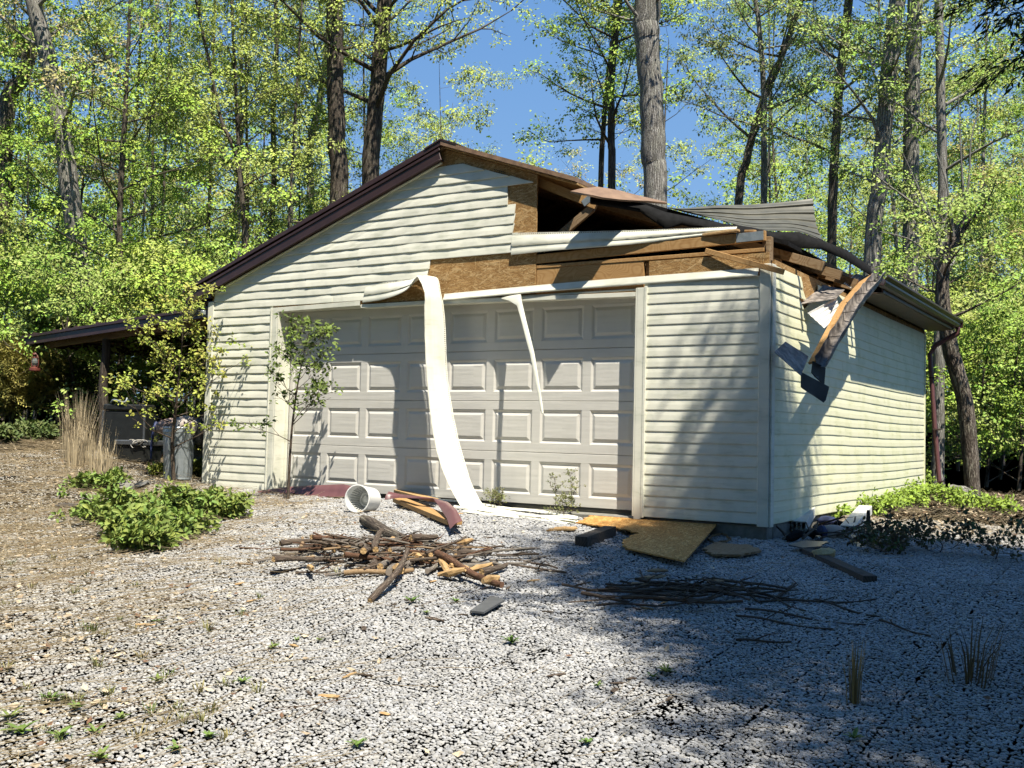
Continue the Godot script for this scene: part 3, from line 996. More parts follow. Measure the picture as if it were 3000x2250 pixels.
	put("siding_channel", beam(Vector3(RIDGE_X - 0.03, RIDGE_Y - 0.222, 0.018), Vector3(-7.27, roof_y(-7.27) - 0.222, 0.018), 0.03, 0.018, 0.003), M.vinyl, g)
	put("eave_return", flat_panel([Vector2(-7.70, 2.345), Vector2(-7.25, 2.385), Vector2(-7.25, 2.56), Vector2(-7.70, roof_y(-7.70) - 0.07)], 0.0, 0.056), M.brown, g)
	put("fascia", slab(-7.72, -7.70, 2.34, 2.50, -L - 0.2, 0.056, 0.003), M.brown, g)
	put("soffit", slab(-7.70, -7.335, 2.345, 2.357, -L - 0.1, -0.001), M.brown, g)
	# right eave behind the break: soffit boards, fascia, gutter, downspout
	var sf := put("soffit", slab(0.023, 0.345, 2.405, 2.413, -L - 0.15, -2.75), M.soffit, g)
	for k in 44:
		var z0 := -2.76 - k * 0.0965
		put("soffit_rib", slab(0.026, 0.342, 2.398, 2.405, z0 - 0.085, z0 - 0.012, 0.003), M.soffit, sf)
	put("fascia", slab(0.346, 0.366, 2.40, 2.545, -L - 0.2, -2.70, 0.003), M.brown, g)
	var gp_ := PackedVector2Array([Vector2(0.367, 2.555), Vector2(0.367, 2.44), Vector2(0.435, 2.44), Vector2(0.452, 2.475), Vector2(0.448, 2.50), Vector2(0.478, 2.535), Vector2(0.480, 2.557), Vector2(0.470, 2.557), Vector2(0.468, 2.537), Vector2(0.440, 2.503), Vector2(0.443, 2.477), Vector2(0.430, 2.447), Vector2(0.373, 2.447), Vector2(0.373, 2.555)])
	var gut := MB.new()
	gut.prism(gp_, -L - 0.28, -2.42)
	put("gutter", gut.done(), M.brown, g)
	put("gutter_end", slab(0.368, 0.478, 2.442, 2.556, -L - 0.286, -L - 0.281), M.brown, g)
	var dsx := 0.055
	var path := [Vector3(0.42, 2.45, -L - 0.20), Vector3(0.42, 2.36, -L - 0.20), Vector3(0.12, 2.19, -L - 0.16), Vector3(0.06, 2.05, -L - 0.10), Vector3(0.13, 0.95, -L - 0.13), Vector3(0.19, 0.14, -L - 0.16), Vector3(0.26, 0.06, -L - 0.16), Vector3(0.50, -0.02, -L - 0.16)]
	var ds := MB.new()
	ds.tube(path, [0.04, 0.04, 0.037, 0.037, 0.037, 0.037, 0.037, 0.04], 4, true)
	put("downspout", ds.done(), M.maroon, g)
	for k in 3:
		put("downspout_band", slab(0.05 + 0.06 * k, 0.15 + 0.05 * k, 1.70 - k * 0.75, 1.72 - k * 0.75, -L - 0.18, -L - 0.06), M.brown, g)
	# unseen ceiling sheet that closes the loft from below and keeps it dark
	put("ceiling_board", slab(-W + 0.14, -0.14, 2.435, 2.450, -L + 0.03, -0.16), M.pine_old, g)

# ---------------------------------------------------------------- what hangs and curls
func za(u: float, v: float) -> Vector2:       # readings on two enlarged crops, turned into the 2212 px copy
	return Vector2(1100.0 + 0.40687 * u, 350.0 + 0.40687 * v) / SC
func zb(u: float, v: float) -> Vector2:
	return Vector2(1950.0 + 0.40687 * u, 550.0 + 0.40687 * v) / SC
func dz(p: Vector2, d: float) -> Vector3:
	return deep(p.x, p.y, d)
# A two-lap vinyl panel along a pair of edges; t runs from the lower lip (a) to the nailing hem (b).
func vinyl_strip(a: Array, b: Array, out: Array, lips := [0.0, 0.42, 0.84]) -> Array:
	var rows := []
	var hems := []
	for i in a.size():
		var pa: Vector3 = a[i]
		var pb: Vector3 = b[i]
		var n: Vector3 = out[i]
		pa += n * 0.007 * noise.get_noise_1d(i * 0.9 + pa.x * 3.0)
		pb += n * 0.006 * noise.get_noise_1d(i * 0.8 + 40.0)
		var row := PackedVector3Array()
		for q in [[0.0, 0.0], [0.0, 0.016], [0.20, 0.012], [0.40, 0.003], [0.42, 0.017], [0.62, 0.012], [0.82, 0.004], [0.84, 0.001], [0.88, 0.0]]:
			row.append(pa.lerp(pb, q[0]) + n * (q[1] as float))
		rows.append(row)
		hems.append([pa.lerp(pb, 0.88), pa.lerp(pb, 0.92), pa.lerp(pb, 0.97), pb])
	var mb := MB.new()
	mb.patch(rows, 0.0022)
	var hm := MB.new()
	var lo := []
	var hi := []
	for i in hems.size():
		lo.append(PackedVector3Array([hems[i][0], hems[i][1]]))
		hi.append(PackedVector3Array([hems[i][2], hems[i][3]]))
	hm.patch(lo, 0.0018)
	hm.patch(hi, 0.0018)
	for i in hems.size() - 1:
		for k in 3:
			var f0 := (k + 0.3) / 3.0
			var f1 := (k + 0.85) / 3.0
			var p0: Vector3 = hems[i][1]
			var p1: Vector3 = hems[i + 1][1]
			var q0: Vector3 = hems[i][2]
			var q1: Vector3 = hems[i + 1][2]
			hm.quad(p0.lerp(p1, f0), p0.lerp(p1, f1), q0.lerp(q1, f1), q0.lerp(q1, f0), out[i])
	return [mb.done(), hm.done()]
func build_wreck() -> void:
	# ---- the siding panel that was torn loose over the door and hangs to the ground
	var a := []
	var b := []
	var out := []
	var ctl := [
		[Vector3(-4.76, 2.212, 0.014), Vector3(-4.72, 2.425, 0.006), Vector3(0, 0, 1)],
		[Vector3(-4.50, 2.226, 0.026), Vector3(-4.48, 2.432, 0.008), Vector3(0, 0, 1)],
		[Vector3(-4.25, 2.262, 0.055), Vector3(-4.22, 2.440, 0.010), Vector3(0, -0.1, 1)],
		[Vector3(-4.05, 2.312, 0.105), Vector3(-4.02, 2.447, 0.014), Vector3(-0.05, -0.2, 0.95)],
		[Vector3(-3.91, 2.362, 0.185), Vector3(-3.88, 2.450, 0.026), Vector3(-0.15, 0.5, 0.8)],
		[Vector3(-3.80, 2.388, 0.290), Vector3(-3.76, 2.442, 0.060), Vector3(0.1, 0.95, 0.2)],
		[Vector3(-3.70, 2.380, 0.370), Vector3(-3.64, 2.405, 0.105), Vector3(0.5, 0.85, 0.1)]]
	for q in [[917, 632, 0.400, 953, 636, 0.13], [917, 664, 0.405, 958, 660, 0.13], [917, 700, 0.40, 962, 700, 0.13], [918, 750, 0.40, 964, 750, 0.13], [921, 800, 0.40, 966, 800, 0.13], [925, 850, 0.40, 972, 850, 0.135], [930, 900, 0.40, 980, 900, 0.14], [938, 950, 0.40, 991, 950, 0.145], [950, 1000, 0.40, 1005, 1000, 0.15], [968, 1045, 0.40, 1018, 1042, 0.16], [990, 1086, 0.41, 1038, 1082, 0.17]]:
		var la := on_z(q[0], q[1], q[2])
		var lb := on_z(q[3], q[4], q[5])
		ctl.append([la, lb, Vector3(0.98, 0.1, 0.1)])
	var e0: Vector3 = ctl[ctl.size() - 1][0]
	var e1: Vector3 = ctl[ctl.size() - 1][1]
	ctl.append([e0 + Vector3(0.10, -0.055, 0.02), e1 + Vector3(0.10, -0.055, 0.01), Vector3(0.5, 0.85, 0)])
	ctl.append([e0 + Vector3(0.40, -0.085, 0.05), e1 + Vector3(0.40, -0.08, 0.03), Vector3(0, 1, 0)])
	ctl.append([e0 + Vector3(0.85, -0.105, 0.06), e1 + Vector3(0.85, -0.10, 0.04), Vector3(0, 1, 0)])
	ctl.append([e0 + Vector3(1.32, -0.13, 0.10), e1 + Vector3(1.30, -0.13, 0.10), Vector3(0, 1, 0)])
	for i in ctl.size():
		a.append(ctl[i][0])
		b.append(ctl[i][1])
		out.append((ctl[i][2] as Vector3).normalized())
	a = smooth_path(a, 4)
	b = smooth_path(b, 4)
	out = smooth_path(out, 4)
	var base := Vector3(-3.2, 0, 0.3)
	var st := thing("siding_strip", "long cream vinyl panel peeled off the gable and hanging before the door", "siding")
	var ms := vinyl_strip(a, b, out)
	put("face", ms[0], M.vinyl, st)
	put("nailing_hem", ms[1], M.vinyl, st)
	# ---- the panel still pinned across the hole in the gable
	a = []
	b = []
	out = []
	for i in 33:
		var t := i / 32.0
		var x := lerpf(-2.76, -0.34, t)
		var up := lerpf(2.845, 2.715, pow(t, 1.2)) - 0.015 * sin(t * PI)
		var dn := lerpf(2.615, 2.652, t * t) + 0.006 * sin(t * 9.0)
		var bow := 0.014 + 0.012 * sin(t * PI) - 0.045 * smoothstep(0.38, 0.72, t)
		a.append(Vector3(x, dn, bow))
		b.append(Vector3(x, up, 0.012 - 0.06 * t))
		out.append(Vector3(0, 0.25 * t, 1).normalized())
	ms = vinyl_strip(a, b, out)
	var st2 := thing("siding_strip", "cream vinyl panel sagging across the black hole in the gable", "siding")
	put("face", ms[0], M.vinyl, st2)
	put("nailing_hem", ms[1], M.vinyl, st2)
	# ---- the narrow strip dangling from the door head
	var rows := []
	for q in [[1098, 640, 0.03, 18.0, 4.0], [1113, 643, 0.05, 12.0, 7.0], [1122, 655, 0.10, 5.0, 5.0], [1131, 690, 0.20, 5.0, 1.0], [1141, 730, 0.29, 5.0, 1.0], [1150, 765, 0.34, 4.6, 1.0], [1158, 810, 0.39, 4.2, 0.6], [1165, 850, 0.42, 3.6, 0.4], [1172, 893, 0.45, 2.4, 0.3]]:
		var m := on_z(q[0], q[1], q[2])
		var l := on_z(q[0] - q[3], q[1] + q[4], q[2] - 0.004)
		var r := on_z(q[0] + q[3], q[1] - q[4], q[2] - 0.004)
		rows.append(PackedVector3Array([l, m + Vector3(0, 0, 0.006), r]))
	var mb := MB.new()
	mb.patch(rows, 0.003)
	tag(put("trim_strip", mb.done(), M.vinyl), "narrow cream trim strip dangling from the door head", "trim")
	# ---- ribbed roofing sheet curled up over the broken corner
	rows = []
	var lower := [[20, 150, 10.25], [130, 163, 10.3], [400, 235, 10.3], [660, 303, 10.28], [960, 318, 10.4], [1140, 395, 10.5]]
	var upper := [[10, 140, 10.5], [125, 148, 10.8], [360, 128, 11.0], [600, 122, 11.1], [830, 105, 11.15], [1060, 78, 11.2]]
	var lo := []
	var hi := []
	for q in lower:
		lo.append(dz(zb(q[0], q[1]), q[2]))
	for q in upper:
		hi.append(dz(zb(q[0], q[1]), q[2]))
	lo = smooth_path(lo, 5)
	hi = smooth_path(hi, 5)
	for i in lo.size():
		var row := PackedVector3Array()
		for k in 43:
			var t := k / 42.0
			var p: Vector3 = lo[i].lerp(hi[i], t)
			var ph := fposmod(t * 6.0, 1.0)
			var rib := 0.03 if ph > 0.40 and ph < 0.60 else 0.0
			var belly := 0.13 * sin(t * PI) * smoothstep(0.0, 0.35, float(i) / lo.size())
			p += (-cf + Vector3(0, -0.2, 0)) * (rib - belly * 0.6) + Vector3(0, -belly * 0.35, 0)
			row.append(p)
		rows.append(row)
	mb = MB.new()
	mb.patch(rows, 0.002)
	tag(put("roof_sheet", mb.done(), M.sheet), "ribbed grey metal roofing sheet curled up off the broken roof corner", "roof sheet")
	# ---- black roofing felt torn along the break
	rows = []
	var edge := [[1540, 572, 10.15], [1700, 590, 10.15], [1900, 625, 10.15], [2080, 690, 10.1], [2200, 715, 10.1], [2350, 745, 10.1], [2500, 775, 10.1], [2700, 800, 10.1], [2850, 835, 10.15], [3040, 835, 10.2], [3200, 890, 10.3], [3380, 960, 10.6], [3560, 1080, 11.2]]
	for i in edge.size():
		var q: Array = edge[i]
		var p := dz(za(q[0], q[1]), q[2])
		var drop := 0.05 + 0.05 * absf(noise.get_noise_1d(i * 3.3)) + (0.07 if i == 3 or i == 9 else 0.0)
		rows.append(PackedVector3Array([p + Vector3(-0.10, 0.05, -0.22), p + Vector3(0, 0.035, -0.02), p + Vector3(0.02, -drop * 0.5, 0.025), p + Vector3(0.01, -drop, -0.005)]))
	mb = MB.new()
	mb.patch(rows, 0.006)
	tag(put("roofing_felt", mb.done(), M.felt), "black roofing felt hanging in tatters along the broken roof edge", "roofing felt")
	# ---- broken tan flap of roof lying over the hole
	rows = []
	for q in [[1405, 522, 1545, 548, 9.95], [1480, 502, 1640, 568, 10.0], [1600, 490, 1760, 582, 10.05], [1750, 515, 1850, 588, 10.1], [1900, 555, 1960, 592, 10.15], [2090, 598, 2100, 606, 10.2]]:
		rows.append(PackedVector3Array([dz(za(q[0], q[1]), q[4] + 0.25), dz(za((q[0] + q[2]) * 0.5, (q[1] + q[3]) * 0.5), q[4] + 0.12), dz(za(q[2], q[3]), q[4])]))
	mb = MB.new()
	mb.patch(rows, 0.018)
	tag(put("roof_flap", mb.done(), M.roof_tan), "broken tan strip of roof decking tilted over the hole", "roof flap")
	# ---- the front length of eave, swung down with gutter, fascia board and scraps of soffit
	var ev := thing("broken_eave", "length of eave swung down from the roof corner with sooty gutter", "eave")
	var top := Vector3(0.37, 2.50, -2.42)
	var bot := Vector3(0.385, 1.44, -0.27)
	var mid := Vector3(0.43, 2.05, -1.20)
	var spine := []
	for i in 9:
		spine.append(top.lerp(mid, i / 9.0))
	for i in 10:
		spine.append(mid.lerp(bot, i / 9.0))
	rows = []
	for i in spine.size():
		var p: Vector3 = spine[i]
		var d: Vector3 = (spine[mini(i + 1, spine.size() - 1)] - spine[maxi(i - 1, 0)]).normalized()
		var ax := (Vector3.RIGHT - d * d.x).normalized()
		var up := ax.cross(d).normalized()
		if up.y < 0.0:
			up = -up
		var sh := ax * 0.85 + up * 0.55
		var row := PackedVector3Array()
		for q in [[-0.045, 0.085], [-0.045, -0.02], [0.03, -0.03], [0.055, 0.01], [0.05, 0.035], [0.085, 0.075], [0.085, 0.095]]:
			row.append(p + ax * (q[0] as float) + up * (q[1] as float) + Vector3(noise.get_noise_2d(i * 2.1, q[0] * 60.0), noise.get_noise_2d(i * 2.3 + 20.0, q[1] * 60.0), 0) * 0.018)
		rows.append(row)
	mb = MB.new()
	mb.patch(rows, 0.003)
	put("gutter", mb.done(), M.soot_and_shade, ev)
	for k in 4:
		var p: Vector3 = spine[3 + k * 4]
		put("gutter_strap", beam(p + Vector3(-0.05, 0.075, 0), p + Vector3(0.09, 0.085, 0), 0.02, 0.004, 0.0), M.black, ev)
	put("fascia_board", beam(top + Vector3(-0.095, 0.05, 0.02), mid + Vector3(-0.10, 0.05, 0), 0.024, 0.085, 0.003, Vector3(1, 0.25, 0.1)), M.pine, ev)
	put("fascia_board", beam(mid + Vector3(-0.10, 0.048, 0.01), bot + Vector3(-0.085, 0.02, 0.0), 0.024, 0.075, 0.003, Vector3(1, 0.25, 0.1)), M.pine, ev)
	# soffit scraps: ribbed sheets between wall and fascia
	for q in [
		[[960, 840], [1085, 690], [1290, 735], [1225, 800], "soot_and_shade", 10.1, 10.8],  # unlit part of one panel, its shade put into the colour
		[[1022, 902], [1228, 792], [1262, 900], [1142, 1012], "white", 9.9, 10.3],  # sunlit part of the same panel, painted white
		[[782, 1182], [862, 1108], [1030, 1215], [975, 1355], "soot_and_shade", 8.85, 9.35],
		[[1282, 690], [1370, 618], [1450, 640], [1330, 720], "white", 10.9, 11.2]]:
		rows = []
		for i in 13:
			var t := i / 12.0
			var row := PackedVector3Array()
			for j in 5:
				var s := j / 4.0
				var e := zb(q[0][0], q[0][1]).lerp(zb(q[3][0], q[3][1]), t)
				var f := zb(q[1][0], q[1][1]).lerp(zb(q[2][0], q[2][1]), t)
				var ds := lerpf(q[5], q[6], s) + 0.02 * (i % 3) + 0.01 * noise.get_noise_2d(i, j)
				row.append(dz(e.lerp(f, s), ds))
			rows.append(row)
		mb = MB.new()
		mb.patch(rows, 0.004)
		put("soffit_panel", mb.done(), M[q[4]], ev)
	# grey flashing plate at the low end, with its folded lip
	rows = []
	for q in [[[978, 1328], [1175, 1432]], [[975, 1345], [1172, 1450]], [[974, 1435], [1150, 1530]], [[990, 1445], [1135, 1546]]]:
		rows.append(PackedVector3Array([dz(zb(q[0][0], q[0][1]), 9.20), dz((zb(q[0][0], q[0][1]) + zb(q[1][0], q[1][1])) * 0.5, 9.22), dz(zb(q[1][0], q[1][1]), 9.28)]))
	mb = MB.new()
	mb.patch(rows, 0.012)
	put("end_plate", mb.done(), M.slate, ev)
	rows = []
	for q in [[[1060, 1250], [1150, 1295]], [[1050, 1330], [1145, 1360]], [[1075, 1360], [1140, 1420]]]:
		rows.append(PackedVector3Array([dz(zb(q[0][0], q[0][1]), 9.32), dz(zb(q[1][0], q[1][1]), 9.40)]))
	mb = MB.new()
	mb.patch(rows, 0.01)
	put("end_plate", mb.done(), M.black, ev)
	# ---- floodlights under the left eave
	var fl := thing("floodlight", "twin floodlight fixed under the eave at the left corner", "floodlight", Vector3(-7.40, 2.20, 0.06))
	put("bracket", boxm(Vector3(0.06, 0.06, 0.05), 0.01, Vector3(0.03, 0, 0)), M.galv, fl)
	for q in [[Vector3(-0.055, 0.04, 0.10), Vector3(0.35, -0.12, 1)], [Vector3(-0.20, 0.03, 0.02), Vector3(-0.8, -0.2, 0.7)]]:
		var at: Vector3 = q[0]
		var dir: Vector3 = (q[1] as Vector3).normalized()
		var side := dir.cross(Vector3.UP).normalized()
		var xf := Transform3D(Basis(side, dir, side.cross(dir)), at)
		mb = MB.new()
		mb.lathe([Vector2(0.0, -0.13), Vector2(0.03, -0.12), Vector2(0.04, -0.07), Vector2(0.075, -0.01), Vector2(0.078, 0.012), Vector2(0.068, 0.012), Vector2(0.066, 0.0)], 20, xf)
		var hd := put("lamp_head", mb.done(), M.black if at.x > -0.1 else M.galv, fl)
		mb = MB.new()
		mb.lathe([Vector2(0.066, 0.0), Vector2(0.04, 0.006), Vector2(0.0, 0.008)], 20, xf)
		put("lens", mb.done(), M.chrome, hd)
	put("cable_arm", beam(Vector3(-7.37, 2.20, 0.06), Vector3(-7.45, 2.235, 0.12), 0.02, 0.02, 0.004, Vector3.UP, Vector3(-7.40, 2.20, 0.06)), M.black, fl)

# ---------------------------------------------------------------- lean-to and what stands under it
func lean_y(x: float) -> float:
	return 2.315 + (x + 7.66) * 0.066
func build_lean_to() -> void:
	var t := thing("lean_to", "open lean-to with low brown metal roof on the garage's left side", "lean-to")
	var zf := -0.20
	var zk := -4.6
	var roof := put("roof", flat_panel([Vector2(-11.6, lean_y(-11.6)), Vector2(-7.34, lean_y(-7.34)), Vector2(-7.34, lean_y(-7.34) - 0.02), Vector2(-11.6, lean_y(-11.6) - 0.02)], zk, zf + 0.03), M.brown, t)
	put("fascia", beam(Vector3(-11.56, lean_y(-11.56) - 0.085, zf + 0.01), Vector3(-7.35, lean_y(-7.35) - 0.085, zf + 0.01), 0.022, 0.125, 0.003), M.brown, t)
	put("drip_edge", beam(Vector3(-11.60, lean_y(-11.6) - 0.022, zf + 0.032), Vector3(-7.35, lean_y(-7.35) - 0.022, zf + 0.032), 0.02, 0.04, 0.003), M.brown, t)
	put("fascia", slab(-11.60, -11.58, lean_y(-11.6) - 0.15, lean_y(-11.6) - 0.021, zk, zf - 0.01, 0.003), M.brown, t)
	for k in 6:
		var x := -11.2 + k * 0.72
		put("purlin", slab(x - 0.045, x + 0.045, lean_y(x) - 0.062, lean_y(x) - 0.025, zk + 0.05, zf - 0.01, 0.003), M.pine_old, roof)
	for k in 8:
		var x := -11.35 + k * 0.5
		put("rib", slab(x - 0.02, x + 0.02, lean_y(x) + 0.001, lean_y(x) + 0.025, zk, zf + 0.02, 0.004), M.brown, roof)
	for z in [-0.36, -2.3, -4.3]:
		put("rafter", beam(Vector3(-11.3, lean_y(-11.3) - 0.135, z), Vector3(-7.35, lean_y(-7.35) - 0.135, z), 0.04, 0.14, 0.003), M.pine_old, t)
	for z in [-0.36, -2.3, -4.3]:
		var px := -9.86
		var g := gh(px, z)
		var ps := []
		var rs := []
		for k in 9:
			var y := lerpf(g - 0.1, lean_y(px) - 0.2, k / 8.0)
			ps.append(Vector3(px + 0.02 * sin(k * 0.9), y, z + 0.01 * sin(k * 1.7)))
			rs.append(0.075 - 0.002 * k + 0.003 * sin(k * 2.3))
		var mb := MB.new()
		mb.tube(ps, rs, 12, true, 0.06, noise)
		put("post", mb.done(), M.post, t)
	put("ledger", slab(-7.40, -7.335, 2.12, 2.24, zk, zf - 0.02), M.pine_old, t)
	# hurricane lantern on a wire
	var hook := Vector3(-11.42, lean_y(-11.42) - 0.15, -0.17)
	var at := deep(75, 802, (hook - CAM).dot(cf))
	var ln := thing("lantern", "rusty red kerosene lantern hanging from the lean-to's edge", "lantern", at)
	var mb := MB.new()
	mb.lathe([Vector2(0, 0), Vector2(0.075, 0), Vector2(0.08, 0.012), Vector2(0.078, 0.045), Vector2(0.05, 0.06), Vector2(0.035, 0.062), Vector2(0.032, 0.085), Vector2(0.0, 0.085)], 18)
	put("fuel_tank", mb.done(), M.red, ln)
	mb = MB.new()
	mb.lathe([Vector2(0.032, 0.086), Vector2(0.048, 0.12), Vector2(0.05, 0.15), Vector2(0.036, 0.20)], 16)
	put("globe", mb.done(), M.glass, ln)
	mb = MB.new()
	mb.lathe([Vector2(0.0, 0.285), Vector2(0.028, 0.28), Vector2(0.05, 0.25), Vector2(0.03, 0.235), Vector2(0.042, 0.20), Vector2(0.0, 0.201)], 16)
	put("chimney_cap", mb.done(), M.red, ln)
	for s in [-1.0, 1.0]:
		mb = MB.new()
		mb.tube(smooth_path([Vector3(s * 0.065, 0.04, 0), Vector3(s * 0.085, 0.11, 0), Vector3(s * 0.075, 0.19, 0), Vector3(s * 0.03, 0.255, 0)], 3), [0.009, 0.009, 0.009, 0.009, 0.009, 0.009, 0.009, 0.009, 0.009, 0.009], 6)
		put("side_tube", mb.done(), M.red, ln)
	mb = MB.new()
	mb.tube([Vector3(0, 0.28, 0), Vector3(0.01, 0.34, 0), hook - at], [0.002, 0.002, 0.002], 4)
	put("bail", mb.done(), M.black, ln)
	# galvanised dustbin
	var cp := gp(379, 1043)
	cp = Vector3(-7.66, gh(-7.66, 0.12), 0.12)
	var can := thing("trash_can", "ribbed galvanised trash can standing at the garage corner", "trash can", cp)
	mb = MB.new()
	for k in 36:
		var a0 := TAU * k / 36.0
		var a1 := TAU * (k + 1) / 36.0
		for seg in [[0.03, 0.60, 0.168, 0.196]]:
			var r0: float = seg[2]
			var r1: float = seg[3]
			var o0 := 0.006 if k % 2 == 0 else 0.0
			var o1 := 0.006 if (k + 1) % 2 == 0 else 0.0
			var p := [Vector3(cos(a0) * (r0 + o0), seg[0], sin(a0) * (r0 + o0)), Vector3(cos(a1) * (r0 + o1), seg[0], sin(a1) * (r0 + o1)), Vector3(cos(a1) * (r1 + o1), seg[1], sin(a1) * (r1 + o1)), Vector3(cos(a0) * (r1 + o0), seg[1], sin(a0) * (r1 + o0))]
			mb.quad(p[0], p[1], p[2], p[3], Vector3(cos((a0 + a1) / 2), 0, sin((a0 + a1) / 2)))
	put("body", mb.done(), M.galv, can)
	mb = MB.new()
	mb.lathe([Vector2(0.0, 0.0), Vector2(0.172, 0.0), Vector2(0.176, 0.012), Vector2(0.172, 0.03)], 32)
	put("base_ring", mb.done(), M.galv, can)
	mb = MB.new()
	mb.lathe([Vector2(0.200, 0.59), Vector2(0.206, 0.60), Vector2(0.203, 0.64), Vector2(0.209, 0.655), Vector2(0.203, 0.668), Vector2(0.194, 0.66), Vector2(0.19, 0.62)], 32)
	put("rim", mb.done(), M.galv, can)
	for s in [0.3, 0.3 + PI]:
		mb = MB.new()
		var cdir := Vector3(cos(s), 0, sin(s))
		var tan := Vector3(-sin(s), 0, cos(s))
		mb.tube([cdir * 0.195 + tan * 0.05 + Vector3.UP * 0.5, cdir * 0.225 + tan * 0.045 + Vector3.UP * 0.48, cdir * 0.225 - tan * 0.045 + Vector3.UP * 0.48, cdir * 0.195 - tan * 0.05 + Vector3.UP * 0.5], [0.006, 0.006, 0.006, 0.006], 6)
		put("handle", mb.done(), M.galv, can)
	# sacks piled on it
	sack("stuffed_sack", "pale stuffed sack slumped over the trash can rim", cp + Vector3(-0.15, 0.655, 0.02), Vector3(0.21, 0.115, 0.16), M.pinkish, 1)
	sack("stuffed_sack", "white stuffed sack lying on the trash can", cp + Vector3(0.05, 0.66, -0.06), Vector3(0.19, 0.15, 0.16), M.rag, 2)
	sack("stuffed_sack", "black plastic sack behind the trash can", cp + Vector3(0.16, 0.60, -0.22), Vector3(0.20, 0.20, 0.16), M.black, 3)
	# dark storage trunk and the tub before it
	var bx := deep(285, 960, 14.6)
	bx = Vector3(bx.x, gh(bx.x, bx.z), bx.z)
	var tr := thing("storage_trunk", "black storage trunk under the lean-to beside the trash can", "trunk", bx)
	tr.rotation.y = 0.28
	put("body", boxm(Vector3(0.66, 0.62, 0.40), 0.02, Vector3(0, 0.34, 0)), M.black, tr)
	put("lid", boxm(Vector3(0.69, 0.09, 0.43), 0.02, Vector3(0, 0.70, 0)), M.black, tr)
	for s in [-1.0, 1.0]:
		put("leg", boxm(Vector3(0.05, 0.30, 0.05), 0.004, Vector3(s * 0.29, 0.0, 0.16)), M.black, tr)
		put("corner_strip", boxm(Vector3(0.025, 0.60, 0.025), 0.004, Vector3(s * 0.335, 0.35, 0.205)), M.slate, tr)
	mb = MB.new()
	mb.tube(smooth_path([Vector3(-0.22, 0.76, 0.20), Vector3(-0.15, 0.80, 0.23), Vector3(0.02, 0.77, 0.23), Vector3(0.04, 0.83, 0.20)], 4), [0.014, 0.014, 0.014, 0.014, 0.014, 0.014, 0.014, 0.014, 0.014, 0.014, 0.014, 0.014, 0.014], 6)
	put("handle", mb.done(), M.galv, tr)
	var tb := deep(300, 1000, 14.2)
	tb = Vector3(tb.x, gh(tb.x, tb.z), tb.z)
	var tub := thing("plastic_crate", "dark green plastic crate with white cord in front of the trunk", "crate", tb)
	tub.rotation.y = 0.35
	put("body", boxm(Vector3(0.50, 0.24, 0.30), 0.02, Vector3(0, 0.13, 0)), M.black, tub)
	put("rim", boxm(Vector3(0.55, 0.07, 0.35), 0.012, Vector3(0, 0.275, 0)), M.slate, tub)
	for k in 5:
		mb = MB.new()
		var ps := []
		var rs := []
		for i in 14:
			var s := i / 13.0 * TAU * (0.7 + 0.06 * k)
			ps.append(Vector3(0.05 + 0.10 * sin(s + k) + 0.02 * k, 0.30 + 0.02 * sin(s * 2.0 + k) - 0.10 * s / TAU * (k % 2), 0.185 + 0.02 * cos(s)))
			rs.append(0.005)
		mb.tube(ps, rs, 5)
		put("cord", mb.done(), M.rope, tub)
	mb = MB.new()
	mb.tube(smooth_path([cp + Vector3(-0.33, 0.72, 0.10), cp + Vector3(-0.31, 0.60, 0.16), cp + Vector3(-0.34, 0.42, 0.15), cp + Vector3(-0.33, 0.25, 0.16)], 4), [0.025, 0.022, 0.02, 0.02, 0.018, 0.018, 0.018, 0.016, 0.016, 0.016, 0.014, 0.012, 0.01], 6, true, 0.5, noise)
	tag(put("blue_cord", mb.done(), M.blue), "blue cord hanging beside the trash can", "cord")
func sack(called: String, label: String, at: Vector3, s: Vector3, m: Material, sd: int) -> void:
	var mb := MB.new()
	var rows := []
	for i in 15:
		var row := PackedVector3Array()
		var ph := PI * i / 14.0
		for j in 25:
			var th := TAU * (j % 24) / 24.0
			var d := Vector3(sin(ph) * cos(th), -cos(ph), sin(ph) * sin(th))
			var k := 1.0 + 0.16 * noise.get_noise_3d(d.x * 1.6 + sd * 5, d.y * 1.6, d.z * 1.6) + 0.06 * noise.get_noise_3d(d.x * 5 + sd, d.y * 5, d.z * 5)
			row.append(Vector3(d.x * s.x, d.y * s.y, d.z * s.z) * k)
		rows.append(row)
	mb.patch(rows)
	var o := put(called, mb.done(), m)
	o.position = at
	tag(o, label, "sack")

# ---------------------------------------------------------------- trees
var leaf_meshes := {}
func leaf(mb: MB, p: Vector3, d: Vector3, up: Vector3, ln: float, wd: float) -> void:
	var s := d.cross(up).normalized() * wd * 0.5
	var q := p + d * ln * 0.45
	var cup := up * wd * 0.18
	mb.tri(p, q + s + cup, p + d * ln, up)
	mb.tri(p, p + d * ln, q - s + cup, up)
func leaf6(mb: MB, p: Vector3, d: Vector3, up: Vector3, ln: float, wd: float) -> void:
	var s := d.cross(up).normalized() * wd * 0.5
	var cup := up * wd * 0.2
	var a := p + d * ln * 0.28
	var b := p + d * ln * 0.68 - up * ln * 0.05
	var t := p + d * ln - up * ln * 0.16
	for g in [1.0, -1.0]:
		mb.tri(p, a + s * g * 0.85 + cup, a, up)
		mb.quad(a, a + s * g * 0.85 + cup, b + s * g * 0.8 + cup * 0.7, b, up)
		mb.tri(b, b + s * g * 0.8 + cup * 0.7, t, up)
